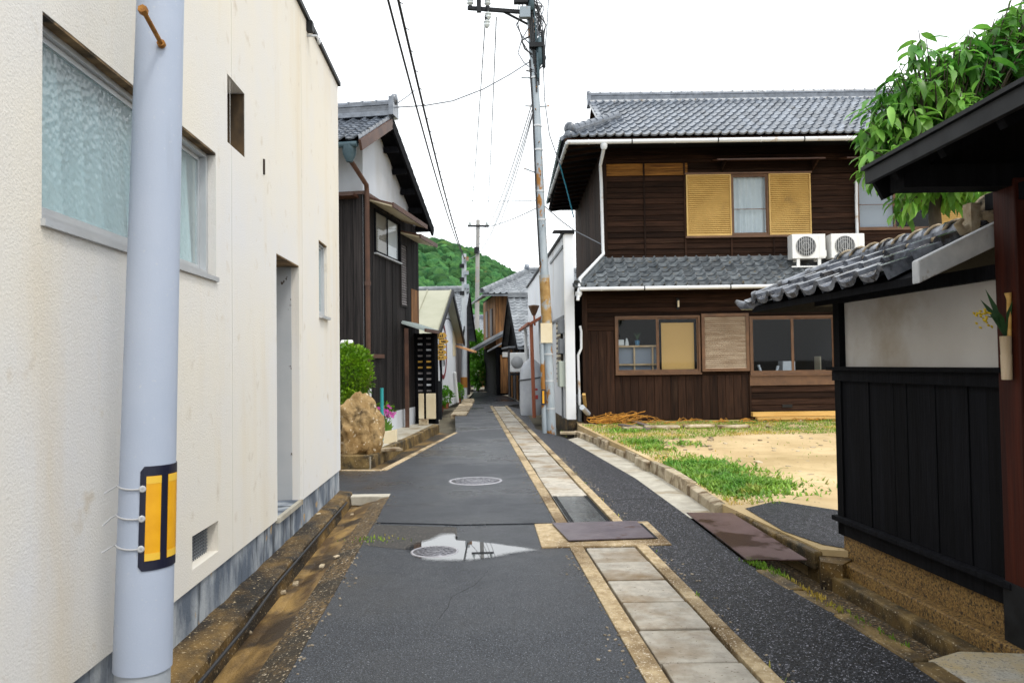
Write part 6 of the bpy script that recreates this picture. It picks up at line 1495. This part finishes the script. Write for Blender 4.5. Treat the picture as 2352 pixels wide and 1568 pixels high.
MB().fbox(KH,.3,1.0,.02,.1,1.9,2.45).build('white_panel', M['white_plastic'], kh); MB().fbox(KH,1.6,2.3,.02,.1,1.85,2.4).build('white_panel', M['cream_panel'], kh)
# house closing the view at the end of the lane
eh = thing('end_house', (at(1080,800,52).x,54,0), 'low tiled house closing the view at the end of the lane', 'house')
xa,xb_ = at(1030,800,52).x, at(1135,800,52).x; zt_ = at(1080,786,52).z; zr_ = at(1080,730,52).z
MB().box(xa+.3,xb_,52,57,0,zt_).build('wall', M['far_wood'], eh)
b = MB(); b.slab([(xa,51.3,zt_-.05),(xb_+.5,51.3,zt_-.05),(xb_+.5,54.5,zr_),(xa,54.5,zr_)],(0,0,-.1)); er = b.build('roof', M['far_tile'], eh)
ET = tile_mesh('pantile_end', M['far_tile'], w=.36,l=.36,h=.08); Ve = Vector((0,3.2,zr_-zt_+.05)); lay_tiles(er, ET, (xa,51.25,zt_), (1,0,0), Ve, int((xb_-xa)/.36)+1, int(Ve.length/.36)+1, .36,.36, limit=0, rest='tile_courses')
ridge_stack(er, (xa,54.5,zr_),(xb_+.5,54.5,zr_),3,.4,.09,M['tile'],.12,.6)
b = MB(); b.slab([(xa,50.2,zt_-1.0),(xb_,50.2,zt_-1.0),(xb_,52,zt_-.45),(xa,52,zt_-.45)],(0,0,-.1)); b.build('eave_roof', M['far_tile'], eh)
MB().box(at(1060,850,51.9).x,at(1088,850,51.9).x,51.85,51.99,.0,1.9).build('doorway', M['room'], eh)
q = at(1093,840,50.4); MB().box(q.x-.12,q.x+.12,50.3,50.5,0,zt_-1.05).build('white_pillar', M['white_plastic'], eh)
# green bushes at the bend
for (xx,yy,Y_,rad,n_,l_) in ((1094,800,44,(.55,.5,1.0),1500,'tall bright green bush at the bend of the lane'),(1098,858,43,(.5,.5,.75),1000,'lower green bush under the tall one at the bend'),(1080,845,46,(.3,.4,.8),700,'narrow green bush left of the tall one at the bend')):
    c = at(xx,yy,Y_); t_ = thing('bush', (c.x,Y_,0), l_, 'bush', 'bushes at the bend'); leaf_ball('foliage', c, rad, n_, .2, M['far_bush'], t_, shell=.2); MB().tube([(c.x,Y_,0),(c.x,Y_,c.z)],.05,6).build('stem', M['bark'], t_)
# side fillers behind the fronts: neighbouring roofs glimpsed between houses
# ================================================================== HILL WITH FOREST
prof_h = [(700,600),(860,560),(960,556),(1000,550),(1040,556),(1080,572),(1120,592),(1160,616),(1190,640),(1230,680),(1300,740),(1500,800),(2000,836)]
HY = 210.0
hb = MB(); v=[]; f=[]
cols = [at(x,y,HY) for x,y in prof_h]
for c in cols:
    for k in range(9):
        f_ = k/8; v.append((c.x, 70+(HY-70)*f_, -1 + (c.z-3.0+1)*math.sin(f_*math.pi/2)**1.6))
for i in range(len(cols)-1):
    for k in range(8): f.append((i*9+k,(i+1)*9+k,(i+1)*9+k+1,i*9+k+1))
hb.add(v,f,True); hb.build('hill', M['forest_floor'], kind='structure')
def hz_at(x, Y):
    f_ = (Y-70)/(HY-70)
    for a,c in zip(cols[:-1],cols[1:]):
        if a.x <= x <= c.x:
            k = (x-a.x)/(c.x-a.x); zt2 = a.z+(c.z-a.z)*k; return -1+(zt2-3.0+1)*math.sin(f_*math.pi/2)**1.6
    return None
bm = bmesh.new(); bmesh.ops.create_icosphere(bm, subdivisions=3, radius=1); iv = np.array([v.co for v in bm.verts]); bm.verts.index_update(); iff = np.array([[v.index for v in f.verts] for f in bm.faces]); bm.free()
variants = []
for s_ in range(8):
    q = np.array([ (1+.30*mnoise.noise(Vector(p)*2.1+Vector((s_*9,0,0)))+.22*mnoise.noise(Vector(p)*5+Vector((0,s_*5,0)))) for p in iv]); variants.append(iv*q[:,None])
VV=[]; FF=[]; off_=0
random.seed(5)
cnt=0
while cnt < 1500:
    Y_ = 75+(HY+4-75)*random.random()**.7; x = random.uniform(-60,40)
    if not (-.30 < x/Y_ < .10): continue
    z = hz_at(x, min(Y_,HY)) 
    if z is None: continue
    r_ = random.uniform(1.3,2.6)*(.75+.25*Y_/HY)
    VV.append(variants[random.randrange(8)]*np.array([r_,r_,r_*random.uniform(.8,1.15)])+np.array([x,Y_,z+r_*.1-.8])); FF.append(iff+off_); off_ += len(iv); cnt += 1
VV = np.concatenate(VV); FF = np.concatenate(FF)
me = bpy.data.meshes.new('forest'); me.vertices.add(len(VV)); me.vertices.foreach_set('co', VV.astype(np.float32).ravel()); me.loops.add(FF.size); me.loops.foreach_set('vertex_index', FF.astype(np.int32).ravel()); me.polygons.add(len(FF)); me.polygons.foreach_set('loop_start', np.arange(0,FF.size,3,dtype=np.int32)); me.update(calc_edges=True)
me.materials.append(M['forest'])
fo = bpy.data.objects.new('forest', me); place(fo, None); tag(fo,'dense green wood covering the hill behind the lane','forest',kind='stuff')

# ================================================================== UTILITY POLES AND WIRES
PY = 17.15
pk_ = [(1266,988),(1258,790),(1250,630),(1241,460),(1232,250),(1222,90),(1211,-60),(1203,-190)]
pp = [at(x,y,PY) for x,y in pk_]; pp[0].z = -.05
up_ = thing('utility_pole', pp[0], 'tall rust-streaked grey utility pole with crossarm at the lane edge', 'utility pole')
MB().tube([pp[0],pp[1]],[.115,.108],20).build('pole_lower', M['galv'], up_)
MB().tube([at(1250,632,PY),at(1256,745,PY)],[.116,.12],20).build('rusty_sleeve', M['rust_band'], up_)
MB().tube(pp[1:],[.106,.10,.098,.09,.085,.08,.075],20).build('pole_upper', M['galv'], up_)
cd = [p+Vector((-.15,-.06,0)) for p in pp[:2]]
MB().tube([cd[0],cd[1]+Vector((.01,0,0))],.055,10).build('conduit', M['galv'], up_)
MB().tube([pp[2]+Vector((-.09,-.05,.2)),pp[3]+Vector((-.085,-.05,0)),pp[4]+Vector((-.08,-.05,0)),pp[5]+Vector((-.06,-.05,-.5))],.025,8).build('cable_riser', M['wire'], up_)
def on_pole(y):
    for (a,b_),(c,d) in zip(zip(pk_[:-1],pp[:-1]),zip(pk_[1:],pp[1:])):
        if a[1] >= y >= c[1]: k = (a[1]-y)/(a[1]-c[1]); return b_+(d-b_)*k
    return pp[-1]
for y in (812,870,930,505,440,345,290,180): 
    c = on_pole(y); MB().tube([c-Vector((0,0,.02)),c+Vector((0,0,.02))],.118 if y > 600 else .106,16).build('steel_band', M['alu'], up_)
for k,y in enumerate((690,650,600,520,465,405,380,330,255,205)):
    c = on_pole(y); s_ = 1 if k%2 else -1
    MB().tube([c+Vector((.02*s_,-.08,0)),c+Vector((.03*s_,-.16,.0))],.012,6).build('step_bolt', M['rust_bolt'], up_)
for y,dx in ((180,-.3),(245,-.25),(246,.3),(400,-.35)): 
    c = on_pole(y); MB().tube([c,c+Vector((dx,0,.02 if y!=400 else .14))],.016,6).build('step_bolt', M['galv'], up_)
sgn = on_pole(765); MB().obox(sgn+Vector((-.02,-.13,0)),(.13,0,0),(0,.006,0),(0,0,.22)).build('number_plate', M['cream_panel'], up_)
yb_ = on_pole(905); MB().obox(yb_+Vector((-.15,-.125,0)),(.05,0,0),(0,.01,0),(0,0,.17)).build('warning_sheet', M['navy'], up_); MB().obox(yb_+Vector((-.15,-.138,0)),(.022,0,0),(0,.003,0),(0,0,.14)).build('yellow_stripe', M['yellow'], up_)
# crossarm and fittings
ca0, ca1 = at(1074,19,PY-.1), at(1225,30,PY-.1)
MB().bar(ca0,ca1,.075,.075).build('crossarm', M['black_metal'], up_)
def insul(p, h=.22, name='insulator', flip=1):
    o = MB().lathe(p,[(.03,0),(.035,.06*flip),(.075,.08*flip),(.075,.1*flip),(.04,.12*flip),(.07,.14*flip),(.07,.17*flip),(.03,h*flip)],12).build(name, M['ceramic'], up_)
    MB().tube([p-Vector((0,0,.05*flip)),p+Vector((0,0,.03*flip))],.05,8).build('insulator_pin', M['black_metal'], up_)
insul(at(1080,17,PY-.1)); insul(at(1120,18,PY-.1)); insul(at(1121,24,PY-.15), flip=-1); insul(at(1118,42,PY-.15),flip=-1)
MB().box(at(1100,0,PY-.1).x-.05,at(1100,0,PY-.1).x+.05,PY-.2,PY-.12,at(1100,36,PY).z,at(1100,-40,PY).z).build('arm_bracket', M['black_metal'], up_)
MB().bar(at(1150,24,PY-.1),on_pole(60),.04,.04).build('arm_strut', M['black_metal'], up_)
for (x,y,w_,h_,m_) in ((1196,-8,.16,.16,'black_metal'),(1220,0,.07,.24,'teal_metal'),(1240,118,.055,.34,'teal_metal'),(1249,130,.04,.28,'black_metal'),(1236,150,.035,.3,'teal_metal'),(1232,105,.16,.05,'black_metal'),(1247,98,.04,.28,'black_metal'),(1206,30,.12,.12,'galv')):
    c = at(x,y,PY-.16); b = MB(); b.lathe(c,[(w_*.3,-h_),(w_,-h_*.85),(w_,h_*.85),(w_*.3,h_)],10) if h_ > .2 else b.obox(c,(w_,0,0),(0,.07,0),(0,0,h_)); b.build('transformer_box', M[m_], up_)
random.seed(12)
for k in range(34):
    a = on_pole(random.uniform(-40,175)); c = on_pole(random.uniform(-20,190)); sx = random.choice((-1,1,1))
    mid = (a+c)/2+Vector((sx*random.uniform(.08,.35),-.12,random.uniform(-.15,.1)))
    MB().tube([a+Vector((0,-.08,0)),(a+mid)/2+Vector((sx*.06,0,0)),mid,(mid+c)/2+Vector((sx*.05,0,0)),c+Vector((0,-.08,0))],random.uniform(.010,.02),5,caps=False).build('jumper_cable', M['wire'] if k%3 else M['wire_grey'], up_)
for dx,y0,y1 in ((.03,-60,215),(.07,-40,190),(-.03,-60,120),(.09,60,200),(.0,20,150)):
    MB().tube([on_pole(y1)+Vector((dx,-.10,0)),on_pole((y0+y1)/2)+Vector((dx*1.3,-.12,0)),on_pole(y0)+Vector((dx,-.10,0))],.02,6).build('cable_riser', M['wire'] if dx != .07 else M['teal_metal'], up_)
# far poles
fp = P(1066,918); fz = at(1066,583,fp.y).z
f1 = thing('utility_pole', fp, 'slim pale grey pole standing on the left of the lane near the bend', 'utility pole')
ft = at(1066,583,fp.y)
MB().tube([fp-Vector((0,0,.1)),ft],[.14,.10],14).build('pole_shaft', M['far_pole'], f1)
MB().tube([P(1066,918)+Vector((0,0,.55)),P(1066,918)+Vector((0,0,1.0))],.155,14).build('warning_band', M['rust_bolt'], f1)
for k in range(6): c = ft-Vector((0,0,.25+.3*k)); MB().obox(c+Vector((.10*(-1)**k,-.12,0)),(.10,0,0),(0,.05,0),(0,0,.09)).build('pole_fitting', M['black_metal'] if k%2 else M['galv'], f1)
f2 = thing('utility_pole', (at(1094,830,49).x,49,0), 'tall rusty far pole with a short crossarm in front of the hill', 'utility pole')
MB().tube([(at(1093,835,49).x,49,-.1),at(1098,505,49)],[.17,.12],14).build('pole_shaft', M['rust_pole'], f2)
MB().bar(at(1074,519,48.9),at(1124,519,48.9),.10,.12).build('crossarm', M['black_metal'], f2)
for xx in (1079,1118): MB().lathe(at(xx,518,48.9),[(.06,0),(.1,.12),(.05,.25)],8).build('insulator', M['ceramic'], f2)
MB().obox(at(1095,575,48.8),(.16,0,0),(0,.15,0),(0,0,.2)).build('junction_box', M['black_metal'], f2)

def wire(pts, r_, m_, label, sag=0.0, n=20):
    pts = [Vector(p) for p in pts]; out=[]
    if len(pts) == 2:
        for k in range(n+1):
            f_ = k/n; p = pts[0].lerp(pts[1], f_); p.z -= sag*4*f_*(1-f_); out.append(p)
    else: out = pts
    return tag(MB().tube(out, r_, 6).build('overhead_wire', M[m_]), label, 'wire', 'overhead wires')
a_ = at(1064,588,fp.y-.1)
def bez(p,q,sag,n=40): return [Vector(p).lerp(Vector(q),k/n)-Vector((0,0,sag*4*(k/n)*(1-k/n))) for k in range(n+1)]
nearA = Vector((-1.15,-8,8.3)); nearB = Vector((-.98,-8,8.25))
wire(bez(nearA,a_,1.15), .017,'wire','left thick black cable of the pair running over the lane to the far pole')
wire(bez(nearB,a_+Vector((.05,0,-.12)),1.0), .02,'wire','right thick black cable of the pair running over the lane to the far pole')
# spiral hangers along the right cable
b = MB()
for k in range(70):
    f_ = .40+.58*k/70; p = nearB.lerp(a_+Vector((.05,0,-.12)),f_)-Vector((0,0,1.0*4*f_*(1-f_))); s_ = (-1)**k
    b.tube([p,p+Vector((.05*s_*.6+.03,.02,-.035*s_))],.007,4,caps=False)
tag(b.build('cable_hangers', M['wire'], kind='stuff'),'small wire hangers along the right black overhead cable','cable hangers')
wire([on_pole(137),at(1170,172,17.0),at(1110,205,16.8),at(1040,232,16.6),at(975,243,16.5),at(905,247,16.4)], .014,'wire_grey','drop wire curving from the utility pole to the ridge of the dark timber house')
wire([at(952,208,16.6),at(935,222,16.5),at(905,243,16.4)], .012,'wire_grey','short wire between the black cables and the left house ridge')
for k,(x,l_) in enumerate(((1115,'left thin pale line from the crossarm to the far pole'),(1140,'right thin pale line from the crossarm to the far pole'))):
    wire((at(x,40,PY),at(1079 if k==0 else 1118,517,48.9)), .014,'wire_grey',l_,sag=.5)
for k,(y0,x1,y1,Y1,l_) in enumerate(((240,1097,545,49,'upper pale wire of the fan from the utility pole to the rusty far pole'),(252,1097,560,49,'middle pale wire of the fan from the utility pole to the rusty far pole'),(262,1069,592,fp.y,'wire of the fan running down to the slim pale pole'),(268,1097,576,49,'lower pale wire of the fan to the rusty far pole'))):
    wire((on_pole(y0)+Vector((-.1,0,0)),at(x1,y1,Y1)), .011 if k else .013,'wire_grey',l_,sag=.75+.12*k)
wire((on_pole(460),at(1028,457,30)), .010,'wire_grey','thin level wire crossing the lane left of the utility pole',sag=.05)
wire((on_pole(473),at(1042,522,31)), .011,'wire_grey','thin wire drooping left from the utility pole below the level one',sag=.25)
e0 = at(1318,500,18.3)
wire([at(1262,-40,PY),at(1256,70,PY),at(1248,150,PY),at(1251,230,17.2),at(1262,310,17.4),at(1285,375,17.6)], .013,'wire_grey','grey service wire hanging right of the pole top')
wire([at(1285,375,17.6),at(1300,430,18.0),e0], .016,'wire_blue','blue sleeved service wire reaching the eave of the brown house')
wire([on_pole(475)+Vector((.1,0,0)),at(1290,508,17.6),at(1320,530,17.9),at(1383,562,18.0)], .012,'wire_grey','thin wire from the pole to the corner of the brown house')
